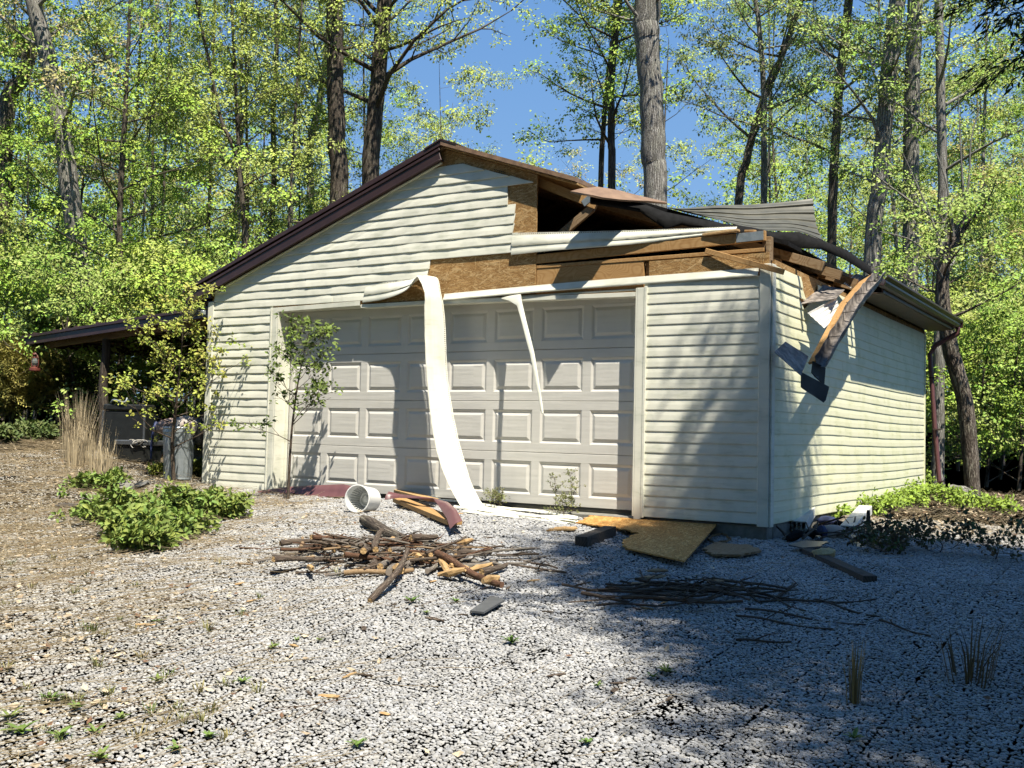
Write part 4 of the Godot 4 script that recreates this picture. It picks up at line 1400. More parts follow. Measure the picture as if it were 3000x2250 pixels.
func make_leaf_meshes() -> void:
	var g := RandomNumberGenerator.new()
	g.seed = 77
	for k in 3:                                 # loose broadleaf sprays
		var mb := MB.new()
		for i in 22:
			var d := Vector3(g.randf_range(-1, 1), g.randf_range(-0.5, 0.5), g.randf_range(-1, 1)).normalized()
			var p := d * g.randf_range(0.01, 0.19)
			var v := g.randf_range(0.75, 1.25)
			mb.col = Color(v, v * g.randf_range(0.95, 1.05), v * g.randf_range(0.8, 1.1))
			leaf(mb, p, (d + Vector3(0, g.randf_range(-0.7, 0.1), 0)).normalized(), (SUN * 0.9 + Vector3(0.25, 0.1, 0.55) + d * 0.35 + Vector3(g.randf_range(-0.6, 0.6), 0, g.randf_range(-0.6, 0.6))).normalized(), g.randf_range(0.035, 0.078), g.randf_range(0.024, 0.052))
		leaf_meshes["broad%d" % k] = mb.done(true)
	for k in 2:                                 # close-up sprays with fuller leaves
		var mb := MB.new()
		for i in 7:
			var d := Vector3(g.randf_range(-1, 1), g.randf_range(-0.3, 0.6), g.randf_range(-1, 1)).normalized()
			var p := d * g.randf_range(0.01, 0.05)
			var v := g.randf_range(0.8, 1.2)
			mb.col = Color(v, v, v * g.randf_range(0.8, 1.1))
			leaf6(mb, p, d, (SUN * 0.7 + Vector3(0.25, 0.15, 0.5) + Vector3(g.randf_range(-0.6, 0.6), 0, g.randf_range(-0.6, 0.6))).normalized(), g.randf_range(0.035, 0.062), g.randf_range(0.024, 0.042))
		leaf_meshes["near%d" % k] = mb.done(true)
	var mc := MB.new()                          # hanging catkins and young oak leaves
	for i in 10:
		var p := Vector3(g.randf_range(-0.1, 0.1), g.randf_range(-0.03, 0.05), g.randf_range(-0.1, 0.1))
		var v := g.randf_range(0.75, 1.25)
		mc.col = Color(v, v, v)
		leaf(mc, p, Vector3(g.randf_range(-0.4, 0.4), -1, g.randf_range(-0.4, 0.4)).normalized(), Vector3(g.randf_range(-1, 1), 0.2, g.randf_range(-1, 1)).normalized(), g.randf_range(0.06, 0.11), g.randf_range(0.018, 0.035))
	leaf_meshes["catkin"] = mc.done(true)
	for k in 2:                                 # evergreen sprays: flat fans of narrow blades
		var mb := MB.new()
		for i in 22:
			var a := g.randf_range(-1.2, 1.2)
			var r := g.randf_range(0.0, 0.22)
			var p := Vector3(r, -r * r * 0.8, g.randf_range(-0.02, 0.02) * (1.0 + r * 10.0))
			var v := g.randf_range(0.7, 1.25)
			mb.col = Color(v, v, v)
			leaf(mb, p, Vector3(cos(a), g.randf_range(-0.45, 0.15), sin(a)).normalized(), (Vector3.UP + Vector3(0, 0, g.randf_range(-0.7, 0.7))).normalized(), g.randf_range(0.05, 0.10), g.randf_range(0.010, 0.02))
		leaf_meshes["needle%d" % k] = mb.done(true)
func spread(g: RandomNumberGenerator, d: Vector3, amount: float) -> Vector3:
	return (d + Vector3(g.randf_range(-1, 1), g.randf_range(-1, 1), g.randf_range(-1, 1)) * amount).normalized()
# trunk: world points; o: what grows on it
func tree(called: String, label: String, category: String, group: String, tp: Array, tr: Array, o: Dictionary) -> Node3D:
	var g := RandomNumberGenerator.new()
	g.seed = o.get("seed", 1)
	var base: Vector3 = tp[0]
	var t := thing(called, label, category, base, group)
	var ps := []
	for p in tp:
		ps.append(p - base)
	ps = smooth_path(ps, 4)
	var rs := smooth_path(tr, 4)
	for i in range(1, ps.size() - 1):
		ps[i] += Vector3(g.randf_range(-1, 1), 0, g.randf_range(-1, 1)) * rs[i] * 0.09
	var mb := MB.new()
	mb.tube(ps, rs, o.get("sides", 10), true, 0.07, noise, maxf(1.0, roundf(rs[0] * TAU / 0.5)))
	put("trunk", mb.done(), o.get("bark", M.bark), t)
	var wood := MB.new()
	var bufs := {}
	var kinds: Array = o.get("leaf", ["broad0", "broad1", "broad2"])
	for k in kinds:
		bufs[k] = PackedFloat32Array()
	var col: Color = o.get("col", Color(0.15, 0.22, 0.04))
	var var_: float = o.get("vary", 0.25)
	var alt: Color = o.get("alt", col)
	var n := ps.size()
	var limbs: int = o.get("limbs", 14)
	var from: float = o.get("from", 0.2)
	var ll: float = o.get("len", 2.5)
	var up: float = o.get("up", 0.5)
	var size: float = o.get("size", 1.0)
	var flat: float = o.get("flat", 0.5)
	for i in limbs:
		var f := from + (1.0 - from) * (i + g.randf()) / limbs
		var k := clampi(int(f * (n - 1)), 0, n - 2)
		var p0: Vector3 = ps[k].lerp(ps[k + 1], fposmod(f * (n - 1), 1.0))
		var az := i * 2.399 + g.randf_range(-0.6, 0.6) + float(o.get("seed", 1))
		var ln := ll * (1.15 - 0.65 * f) * g.randf_range(0.65, 1.25)
		var d := Vector3(cos(az), up + g.randf_range(-0.25, 0.3), sin(az)).normalized()
		var lp := [p0]
		var q := p0
		var dd := d
		for s in 4:
			dd = spread(g, dd, 0.22)
			dd.y += o.get("curve", 0.06)
			dd = dd.normalized()
			q += dd * ln * 0.25
			lp.append(q)
		var r0 := minf(rs[k] * 0.45, 0.012 + ln * 0.014)
		wood.tube(lp, [r0, r0 * 0.75, r0 * 0.55, r0 * 0.38, r0 * 0.15], 5, false, 0.0, null, 1.0)
		for s in o.get("subs", 5):
			var fs: float = 0.18 + 0.82 * (s + g.randf()) / float(o.get("subs", 5))
			var ki := clampi(int(fs * 4.0), 0, 3)
			var sp: Vector3 = lp[ki].lerp(lp[ki + 1], clampf(fs * 4.0 - ki, 0, 1))
			var ld: Vector3 = (lp[ki + 1] - lp[ki]).normalized()
			var side := ld.cross(Vector3.UP).normalized() * (1.0 if s % 2 == 0 else -1.0)
			var sd := spread(g, ld * 0.7 + side * 0.8 + Vector3.UP * 0.15, 0.3)
			var sl: float = ln * g.randf_range(0.25, 0.5) * (1.1 - 0.5 * fs)
			var m1: Vector3 = sp + sd * sl * 0.5 + Vector3(0, g.randf_range(-0.04, 0.06), 0) * sl
			var m2: Vector3 = m1 + spread(g, sd, 0.3) * sl * 0.5
			var r1 := maxf(r0 * 0.3, 0.004)
			wood.tube([sp, m1, m2], [r1, r1 * 0.7, r1 * 0.35], 3, false)
			for w in o.get("twigs", 4):
				var fw := g.randf_range(0.15, 1.0)
				var wp: Vector3 = sp.lerp(m1, fw * 2.0) if fw < 0.5 else m1.lerp(m2, fw * 2.0 - 1.0)
				var wd := spread(g, sd + Vector3.UP * 0.1, 0.75)
				var wl: float = g.randf_range(0.15, 0.42) * o.get("twig", 1.0)
				wood.tube([wp, wp + wd * wl], [r1 * 0.4, 0.002], 3, false)
				for c in o.get("clumps", 3):
					var cp: Vector3 = wp + wd * wl * g.randf_range(0.3, 1.15) + Vector3(g.randf_range(-1, 1), g.randf_range(-0.6, 0.6), g.randf_range(-1, 1)) * 0.09 * size
					var b := Basis.from_euler(Vector3(g.randf_range(-flat, flat), g.randf_range(0, TAU) if flat < 0.3 or flat > 0.8 else g.randf_range(-1.1, 1.1), g.randf_range(-flat, flat))).scaled(Vector3.ONE * size * g.randf_range(0.7, 1.3))
					var cc := col.lerp(alt, g.randf()) * (1.0 + g.randf_range(-var_, var_))
					push(bufs[kinds[g.randi() % kinds.size()]], b, cp, cc)
	put("branch_work", wood.done(), o.get("bark", M.bark), t)
	for k in kinds:
		if bufs[k].size() > 0:
			scatter("crown", leaf_meshes[k], o.get("leafmat", M.leaf), bufs[k], t).set_meta("kind", "stuff")
	return t
func px_trunk(pts: Array, depth: float, down := true, top := 14.0) -> Array:     # [[u, v, width]] from the foot upwards -> points and radii
	var tp := []
	var tr := []
	for q in pts:
		tp.append(deep(q[0], q[1], depth))
		tr.append((q[2] as float) * SC * depth / FPX * 0.5)
	if down:
		var p: Vector3 = tp[0]
		var d := Vector3((tp[0] - tp[1]).x, (tp[0] - tp[1]).y, (tp[0] - tp[1]).z)
		var gy := gh(p.x, p.z) - 0.15
		var foot := p + d * clampf((p.y - gy) / maxf(-d.y, 0.05), 0.0, 3.0) * 0.5
		foot.y = gy
		tp.push_front(foot)
		tr.push_front(tr[0] * 1.25)
	var e: Vector3 = tp[tp.size() - 1]
	var ed: Vector3 = (e - tp[tp.size() - 2]).normalized()
	if e.y < top:
		var r: float = tr[tr.size() - 1]
		tp.append(e + ed * ((top - e.y) * 0.5 / maxf(ed.y, 0.3)))
		tr.append(r * 0.75)
		tp.append(e + ed * ((top - e.y) / maxf(ed.y, 0.3)))
		tr.append(r * 0.4)
	return [tp, tr]

const MAPLE := Color(0.24, 0.42, 0.06)
const LIME := Color(0.42, 0.53, 0.09)
const OLIVE := Color(0.38, 0.43, 0.14)
const TAN := Color(0.42, 0.34, 0.17)
const DUSK := Color(0.12, 0.19, 0.05)

func build_woods() -> void:
	make_leaf_meshes()
	# ---- the trunks one can tell apart
	var main := [
		["leaning shaggy-barked trunk behind the lean-to roof", [[188, 690, 42], [170, 560, 42], [150, 400, 39], [128, 250, 37], [100, 110, 35], [72, 0, 33]], 17.6, "bark_pale", 12, 0.40, OLIVE, TAN, 2.4],
		["straight dark trunk behind the left roof slope, first of a pair", [[731, 440, 40], [728, 300, 38], [724, 150, 36], [723, 0, 35]], 20.0, "bark_dark", 14, 0.52, OLIVE, LIME, 2.6],
		["slightly bowed dark trunk beside the straight one behind the ridge", [[800, 400, 38], [805, 300, 36], [815, 180, 34], [826, 60, 33], [832, 0, 32]], 20.5, "bark_dark", 20, 0.34, OLIVE, LIME, 3.4],
		["stout pale grey trunk with a knot behind the hole in the roof", [[1416, 440, 50], [1411, 330, 54], [1408, 220, 50], [1399, 100, 51], [1396, 60, 58], [1400, 0, 56]], 18.2, "bark_pale", 9, 0.62, OLIVE, LIME, 2.4],
		["slender trunk right of the curled roofing sheet", [[1797, 520, 20], [1800, 400, 20], [1805, 300, 19], [1815, 170, 19], [1834, 0, 18]], 20.0, "bark", 14, 0.34, MAPLE, OLIVE, 2.2],
		["thick shaggy trunk leaning right behind the right eave", [[1885, 560, 36], [1893, 450, 35], [1905, 330, 34], [1918, 170, 34], [1938, 0, 34]], 18.0, "bark_pale", 13, 0.34, OLIVE, MAPLE, 2.0],
		["thick upright shaggy trunk beside the leaning one", [[1966, 600, 34], [1968, 480, 34], [1968, 330, 33], [1972, 150, 32], [1977, 0, 31]], 18.8, "bark_pale", 13, 0.36, OLIVE, MAPLE, 2.0],
		["straight grey trunk behind the broken-limbed tree", [[2026, 980, 26], [2028, 800, 25], [2032, 600, 22], [2036, 400, 20], [2032, 200, 19], [2028, 0, 18]], 17.4, "bark_pale", 14, 0.36, MAPLE, OLIVE, 2.0],
		["thin forked pale tree above the curled roofing sheet", [[1650, 440, 14], [1650, 320, 13], [1650, 200, 12], [1640, 60, 10], [1632, 0, 10]], 21.0, "bark_pale", 18, 0.30, OLIVE, DUSK, 2.6],
		["dark leaning limb-tree above the peeled roof corner", [[1596, 440, 18], [1612, 350, 17], [1640, 240, 15], [1690, 120, 13], [1730, 0, 12]], 22.0, "bark", 16, 0.30, OLIVE, DUSK, 2.6],
		["slender maple with dark stem left of the knotted trunk", [[1322, 410, 17], [1320, 300, 16], [1322, 170, 14], [1332, 60, 12], [1340, 0, 11]], 19.5, "bark_dark", 20, 0.22, MAPLE, LIME, 2.3],
		["thin maple stem with a side limb behind the roof flap", [[1298, 400, 12], [1302, 300, 11], [1312, 180, 10], [1326, 70, 9], [1330, 0, 8]], 21.0, "bark_dark", 16, 0.24, MAPLE, LIME, 2.0],
		["dark forked sapling above the left roof slope", [[530, 540, 13], [524, 440, 11], [508, 330, 9], [478, 260, 8], [455, 150, 7]], 18.5, "bark_dark", 14, 0.25, LIME, OLIVE, 1.8],
		["dark straight sapling beside the forked one", [[528, 480, 11], [520, 380, 10], [512, 250, 8], [505, 100, 7]], 19.0, "bark_dark", 14, 0.25, OLIVE, LIME, 1.8],
		["slim grey tree left of the dark trunk pair", [[586, 500, 13], [592, 380, 12], [590, 250, 11], [598, 100, 10], [596, 0, 9]], 23.0, "bark", 16, 0.25, OLIVE, LIME, 2.2],
		["pale slim tree close to the dark trunk pair", [[672, 460, 16], [668, 330, 16], [690, 220, 14], [705, 100, 12]], 24.0, "bark_pale", 16, 0.3, OLIVE, LIME, 2.2],
		["crooked pale limb-tree at the wood's left edge", [[10, 320, 32], [22, 200, 34], [50, 170, 28], [70, 60, 22], [90, 0, 16]], 21.0, "bark", 12, 0.3, OLIVE, TAN, 2.4],
		["leafy maple with layered bright foliage behind the lean-to", [[262, 640, 14], [258, 500, 13], [262, 380, 12], [270, 250, 10], [276, 120, 8]], 18.0, "bark_dark", 30, 0.12, MAPLE, LIME, 2.5],
	]
	var k := 0
	for m in main:
		var q := px_trunk(m[1], m[2])
		tree("forest_tree", m[0], "tree", "trees behind the garage", q[0], q[1], {"seed": 300 + k, "bark": M[m[3]], "limbs": m[4], "from": m[5], "col": m[6], "alt": m[7], "len": m[8], "up": 0.35, "subs": 5, "twigs": 3, "clumps": 2, "sides": 12, "leaf": ["broad0", "broad1", "catkin"] if m[6] == OLIVE else ["broad0", "broad1", "broad2"]})
		k += 1
	# the broken-limbed tree at the back corner
	var bt := px_trunk([[2104, 1092, 30], [2094, 960, 34], [2078, 840, 34], [2050, 740, 34], [2036, 640, 30], [2040, 560, 27], [2066, 505, 27], [2086, 478, 22]], 15.6, false, 0.0)
	bt[0][0].y = gh(bt[0][0].x, bt[0][0].z) - 0.1
	var br := tree("broken_tree", "crooked tree with a broken top beside the downspout", "tree", "", bt[0], bt[1], {"seed": 400, "bark": M.bark, "limbs": 12, "from": 0.45, "len": 1.5, "up": 0.3, "subs": 4, "twigs": 2, "clumps": 2, "col": MAPLE, "alt": OLIVE})
	for s in [[[2086, 480], [2080, 400], [2074, 300], [2070, 200]], [[2060, 510], [2052, 440], [2040, 380], [2012, 300]], [[2082, 470], [2094, 380], [2098, 300], [2120, 220]], [[2040, 560], [2015, 480], [1990, 420], [1950, 330]], [[2036, 600], [2000, 545], [1960, 515], [1900, 500]]]:
		var pts := []
		for q in s:
			pts.append(deep(q[0], q[1], 15.4) - bt[0][0])
		var mb := MB.new()
		mb.tube(smooth_path(pts, 3), [0.022, 0.020, 0.018, 0.016, 0.014, 0.012, 0.01, 0.008, 0.006, 0.004], 6, false)
		put("shoot", mb.done(), M.bark_pale, br)
	# ---- filler: the rest of the wood
	var g := RandomNumberGenerator.new()
	g.seed = 9
	var spots := []
	for i in 46:
		spots.append([lerpf(-140.0, 2420.0, (i + g.randf()) / 46.0), g.randf_range(21.0, 33.0)])
	for i in 12:
		spots.append([lerpf(-120.0, 640.0, (i + g.randf()) / 12.0), g.randf_range(18.5, 23.0)])
	for i in 8:
		spots.append([lerpf(1900.0, 2380.0, (i + g.randf()) / 8.0), g.randf_range(20.0, 24.0)])
	k = 0
	for s in spots:
		var u: float = s[0]
		var dep: float = s[1]
		var b := deep(u, 930, dep)
		b.y = gh(b.x, b.z) - 0.1
		var tall := g.randf_range(8.0, 14.0)
		if u > 1020.0 and u < 1290.0:
			tall = g.randf_range(4.0, 5.6)
		elif u > 1430.0 and u < 1560.0:
			tall = g.randf_range(4.0, 5.5)
		var lean := Vector3(g.randf_range(-0.6, 0.6), 0, g.randf_range(-0.6, 0.6))
		var r := g.randf_range(0.025, 0.06)
		var tp := [b, b + lean * 0.3 + Vector3(0, tall * 0.33, 0), b + lean * 0.9 + Vector3(0, tall * 0.66, 0), b + lean * 1.2 + Vector3(0, tall, 0)]
		var pick := g.randf()
		var col := OLIVE
		var alt := LIME
		var kinds := ["broad0", "broad1", "catkin"]
		var what := "olive-leaved young tree in the wood behind the garage"
		if pick < (0.45 if u < 600 else 0.35):
			col = MAPLE
			alt = LIME
			kinds = ["broad0", "broad1", "broad2"]
			what = "bright green young tree in the wood behind the garage"
		elif pick < 0.6:
			col = LIME
			alt = TAN
			what = "yellow-green young tree in the wood behind the garage"
		tree("young_tree", what, "tree", "young trees filling the wood", tp, [r, r * 0.8, r * 0.55, r * 0.15], {"seed": 500 + k, "limbs": 15, "from": 0.10, "len": 2.3, "up": 0.3, "subs": 4, "twigs": 4, "clumps": 2, "col": col, "alt": alt, "leaf": kinds, "bark": [M.bark, M.bark_pale, M.bark][k % 3], "sides": 7})
		k += 1
	# ---- undergrowth: leafy shrubs along the wood's foot
	k = 0
	for s in [[-60, 17, 2.6], [60, 18, 3.0], [150, 16.5, 2.4], [250, 18.0, 3.0], [330, 17.5, 2.8], [420, 18.5, 3.2], [470, 16.6, 2.6], [2030, 20, 3.0], [2090, 21, 3.2], [2130, 18, 2.6], [2160, 19.5, 3.0], [2200, 17.5, 2.8], [2250, 20, 3.2], [2330, 18, 3.0], [2110, 24, 4.0], [2220, 25, 4.0], [2060, 26, 4.0], [0, 22, 3.5], [120, 23, 3.5], [300, 23, 3.5]]:
		var b := deep(s[0], 930, s[1])
		b.y = gh(b.x, b.z) - 0.05
		var h: float = s[2]
		tree("forest_shrub", "leafy undergrowth shrub at the foot of the wood", "shrub", "undergrowth shrubs", [b, b + Vector3(0.05, h * 0.35, 0), b + Vector3(-0.05, h * 0.7, 0.1), b + Vector3(0.1, h, 0)], [0.035, 0.03, 0.02, 0.008], {"seed": 700 + k, "limbs": 17, "from": 0.03, "len": 1.6, "up": 0.45, "subs": 4, "twigs": 3, "clumps": 2, "col": [MAPLE, LIME, OLIVE][k % 3], "alt": [LIME, OLIVE, MAPLE][k % 3], "bark": M.bark_dark, "sides": 5})
		k += 1
	# ---- the wood beyond, one mass
	var far := {"broad0": PackedFloat32Array(), "broad1": PackedFloat32Array(), "broad2": PackedFloat32Array()}
	for i in 18000:
		var u := g.randf_range(-350.0, 2600.0)
		var dep := g.randf_range(33.0, 52.0)
		var top := 6.0 + 5.0 * absf(noise.get_noise_1d(u * 0.006)) + 2.5 * noise.get_noise_1d(u * 0.03 + 50.0)
		if u < 700.0 or u > 1560.0:
			top += 3.5
		var p := deep(u, 930, dep)
		var yy := g.randf()
		p.y = gh(p.x, p.z) + 0.2 + top * yy * (1.0 if g.randf() < 0.9 else 1.25)
		var c := MAPLE.lerp(OLIVE, g.randf()).lerp(LIME, g.randf() * 0.5) * g.randf_range(0.7, 1.15)
		push(far[["broad0", "broad1", "broad2"][g.randi() % 3]], Basis.from_euler(Vector3(g.randf_range(-0.6, 0.6), g.randf_range(-1.1, 1.1), g.randf_range(-0.6, 0.6))).scaled(Vector3.ONE * g.randf_range(1.4, 2.6)), p, c)
	for kk in far:
		tag(scatter("distant_wood", leaf_meshes[kk], M.leaf, far[kk]), "far woodland foliage behind the nearer trees", "woodland", "", "stuff")

# ---------------------------------------------------------------- the evergreens that shade the drive, standing right of the frame
func evergreen(label: String, foot: Vector3, tall: float, low: float, rad: float, sd: int, dense: int, size := 1.6) -> Node3D:
	return tree("hemlock", label, "tree", "", [foot, foot + Vector3(0.05, tall * 0.35, 0), foot + Vector3(-0.05, tall * 0.7, 0.05), foot + Vector3(0, tall, 0)], [0.16, 0.13, 0.08, 0.015],
		{"seed": sd, "limbs": dense, "from": low / tall, "len": rad * 1.15, "up": -0.02, "curve": -0.03, "subs": 8, "twigs": 4, "clumps": 3, "twig": 1.1, "size": size, "flat": 0.25, "leaf": ["needle0", "needle1"], "leafmat": M.needle, "col": Color(0.035, 0.065, 0.02), "alt": Color(0.06, 0.10, 0.025), "bark": M.bark_dark})
func build_shade_trees() -> void:
	var p := Vector3(5.5, gh(5.5, 4.8), 4.8)
	evergreen("dark hemlock shading the right of the drive", p, 12.4, 6.0, 2.8, 801, 50)
	p = Vector3(4.7, gh(4.7, 3.3), 3.3)
	evergreen("dark hemlock standing right of the garage front", p, 10.6, 6.2, 2.0, 802, 36)
	p = Vector3(8.7, gh(8.7, 8.1), 8.1)  # added out of view: blocks sky and shades the drive's lower right
	evergreen("unseen tall hemlock added to block sky beside the drive's lower end", p, 13.0, 4.5, 2.6, 804, 32)
	p = Vector3(8.6, gh(8.6, 2.6), 2.6)  # put in out of view to cut sky light on the shaded gravel
	evergreen("unseen hemlock added to block sky at the wood's edge right of the drive", p, 10.0, 3.5, 2.2, 805, 34)
	# the dark spray that dips into the picture's upper right belongs to a third, lower one
	p = Vector3(4.4, gh(4.4, 3.9), 3.9)
	var t := evergreen("thin hemlock reaching over the drive's edge", p, 5.6, 3.2, 1.5, 803, 18)
	var g := RandomNumberGenerator.new()
	g.seed = 66
	var buf := PackedFloat32Array()
	var wood := MB.new()
	for q in [[2196, 20], [2205, 75], [2178, 8], [2150, 2], [2215, 110]]:
		var tip := deep(q[0], q[1], 5.3) - p
		var root := Vector3(0, tip.y + 0.35, 0)
		wood.tube([root, root.lerp(tip, 0.5) + Vector3(0, 0.08, 0), tip], [0.02, 0.012, 0.004], 5, false)
		for k in 34:
			var f := g.randf_range(0.35, 1.0)
			var at := root.lerp(tip, f) + Vector3(g.randf_range(-0.16, 0.16), g.randf_range(-0.10, 0.06), g.randf_range(-0.16, 0.16))
			push(buf, Basis.from_euler(Vector3(g.randf_range(-0.4, 0.4), g.randf_range(0, TAU), g.randf_range(-0.5, 0.1))).scaled(Vector3.ONE * g.randf_range(0.7, 1.2)), at, Color(0.035, 0.065, 0.02).lerp(Color(0.06, 0.10, 0.025), g.randf()))
	put("low_branch", wood.done(), M.bark_dark, t)
	scatter("low_spray", leaf_meshes["needle0"], M.needle, buf, t).set_meta("kind", "stuff")
	# unseen trees added behind the camera to cut the sky light
	var k2 := 0
	for q in [[-9.0, 17.0], [-4.5, 19.5], [0.0, 21.0], [4.5, 20.0], [9.0, 19.0], [13.0, 15.0], [-13.0, 12.0], [14.5, 9.0], [-2.0, 25.0], [7.0, 25.0]]:
		var b := Vector3(q[0], gh(q[0], q[1]) - 0.1, q[1])
		tree("forest_tree", "tall leafy tree added out of view to block the sky", "tree", "added sky-blocking trees out of view", [b, b + Vector3(0.1, 5, 0), b + Vector3(-0.2, 10, 0.1), b + Vector3(0, 18, 0)], [0.22, 0.17, 0.11, 0.03], {"seed": 850 + k2, "limbs": 26, "from": 0.08, "len": 4.2, "up": 0.3, "subs": 5, "twigs": 3, "clumps": 2, "size": 4.2, "col": MAPLE, "alt": OLIVE, "bark": M.bark})
		k2 += 1

# ---------------------------------------------------------------- wreckage on the ground
func stick(called: String, label: String, cat: String, group: String, a: Vector3, b: Vector3, r: float, bend: float, m: Material, cut := true) -> void:
	var c := (a + b) * 0.5
	var t := thing(called, label, cat, c, group)
	var d := (b - a)
	var side := d.cross(Vector3.UP).normalized()
	var ps := []
	var rs := []
	for i in 7:
		var f := i / 6.0
		ps.append(a + d * f + (side * sin(f * PI) + Vector3.UP * 0.3 * sin(f * PI * 2.0)) * bend * d.length() + side * rr(-0.15, 0.15) * r - c)
		rs.append(r * lerpf(1.0, 0.72, f) * rr(0.9, 1.1))
	var mb := MB.new()
	mb.tube(ps, rs, 7, true, 0.25, noise)
	put("bark", mb.done(), m, t)
	if r < 0.016 and d.length() > 0.28:            # a snapped side twig
		mb = MB.new()
		var fp: Vector3 = ps[2 + (int(a.x * 100.0) & 1)]
		mb.tube([fp, fp + d.normalized() * 0.08 + side * rr(-0.09, 0.09) + Vector3.UP * rr(0.01, 0.06), fp + d.normalized() * 0.15 + side * rr(-0.14, 0.14) + Vector3.UP * rr(0.0, 0.08)], [r * 0.55, r * 0.45, r * 0.2], 5)
		put("side_twig", mb.done(), m, t)
	if cut and r > 0.016:
		for e in ([0, 6] if int(a.z * 100.0) % 2 == 0 else [6]):
			mb = MB.new()
			var dd: Vector3 = (ps[e] - ps[1 if e == 0 else 5]).normalized()
			var x := dd.cross(Vector3(0.3, 1, 0.2)).normalized()
			var y := dd.cross(x)
			var q := PackedVector3Array()
			for j in 8:
				q.append(ps[e] + dd * (0.004 + 0.004 * (j % 2)) + (x * cos(TAU * j / 8) + y * sin(TAU * j / 8)) * rs[e] * 0.86)
			for j in 8:
				mb.tri(ps[e] + dd * 0.006, q[j], q[(j + 1) % 8], dd)
			put("cut_end", mb.done(), M.split, t)
func chunk(called: String, label: String, cat: String, group: String, at: Vector3, s: Vector3, turn: Vector3, m: Material, sd: int) -> void:   # a rough split billet or chip
	var g := RandomNumberGenerator.new()
	g.seed = sd
	var mb := MB.new()
	var rows := []
	for i in 6:
		var f := i / 5.0
		var row := PackedVector3Array()
		var k := 0.55 + 0.45 * sin(clampf(f * 1.2 - 0.1, 0.0, 1.0) * PI)
		for j in 8:
			var a := TAU * (j % 7) / 7.0
			row.append(Vector3((f - 0.5) * s.x + g.randf_range(-0.06, 0.06) * s.x, sin(a) * s.y * 0.5 * k * g.randf_range(0.7, 1.15), cos(a) * s.z * 0.5 * k * g.randf_range(0.7, 1.15)))
		row[7] = row[0]
		rows.append(row)
	for i in 5:
		for j in 7:
			var o: Vector3 = rows[i][j] + rows[i + 1][j + 1]
			mb.quad(rows[i][j], rows[i][j + 1], rows[i + 1][j + 1], rows[i + 1][j], Vector3(0, o.y, o.z), Vector2(rows[i][j].x, j * 0.05), Vector2(rows[i][j].x, j * 0.05 + 0.05), Vector2(rows[i + 1][j].x, j * 0.05 + 0.05), Vector2(rows[i + 1][j].x, j * 0.05))
	for e in [0, 5]:
		for j in range(1, 6):
			mb.tri(rows[e][0], rows[e][j], rows[e][j + 1], Vector3(-1 if e == 0 else 1, 0, 0))
	var o := put(called, mb.done(), m)
	o.transform = Transform3D(Basis.from_euler(turn), at)
	tag(o, label, cat, group)
func across(yaw: float) -> Vector3:            # a level direction, 0 = along the picture
	return Vector3(cos(YAW + yaw), 0, -sin(YAW + yaw))
func plank_on_ground(called: String, label: String, cat: String, ua: Array, ub: Array, wide: float, thick: float, m: Material, lift := 0.0) -> void:
	var a := gp(ua[0], ua[1]) + Vector3(0, thick * 0.5 + lift, 0)
	var b := gp(ub[0], ub[1]) + Vector3(0, thick * 0.5 + lift, 0)
	var c := (a + b) * 0.5
	var o := put(called, beam(a, b, wide, thick, 0.003, Vector3.UP, c), m)
	o.position = c
	tag(o, label, cat)
func jag(pts: Array, rough: Array, sd: int) -> PackedVector2Array:   # roughens the sides named in rough
	var g := RandomNumberGenerator.new()
	g.seed = sd
	var out := PackedVector2Array()
	for i in pts.size():
		var a: Vector2 = pts[i]
		var b: Vector2 = pts[(i + 1) % pts.size()]
		out.append(a)
		if rough.has(i):
			var n := maxi(2, int(a.distance_to(b) / 0.035))
			var o := (b - a).orthogonal().normalized()
			for k in range(1, n):
				out.append(a.lerp(b, float(k) / n) + o * g.randf_range(-0.024, 0.024))
	return out
func sheet_on_ground(called: String, label: String, cat: String, px: Array, lifts: Array, thick: float, m: Material, rough: Array, sd: int) -> void:
	# outline read on the ground; a plane is laid through three of its corners
	var ps := []
	for i in px.size():
		ps.append(gp(px[i][0], px[i][1]))
	var c := Vector3.ZERO
	for p in ps:
		c += p / ps.size()
	var x: Vector3 = ((ps[1] - ps[0]) as Vector3).normalized()
	var n: Vector3 = Vector3(0.0, 1.0, 0.075).normalized()
	x = (x - n * x.dot(n)).normalized()
	var y := n.cross(x)
	var poly := []
	for p in ps:
		poly.append(Vector2((p - c).dot(x), (p - c).dot(y)))
	var mb := MB.new()
	mb.prism(jag(poly, rough, sd), 0.0, thick)
	var o := put(called, mb.done(), m)
	o.transform = Transform3D(Basis(x, y, n), c + Vector3(0, lifts[0], 0))
	tag(o, label, cat)
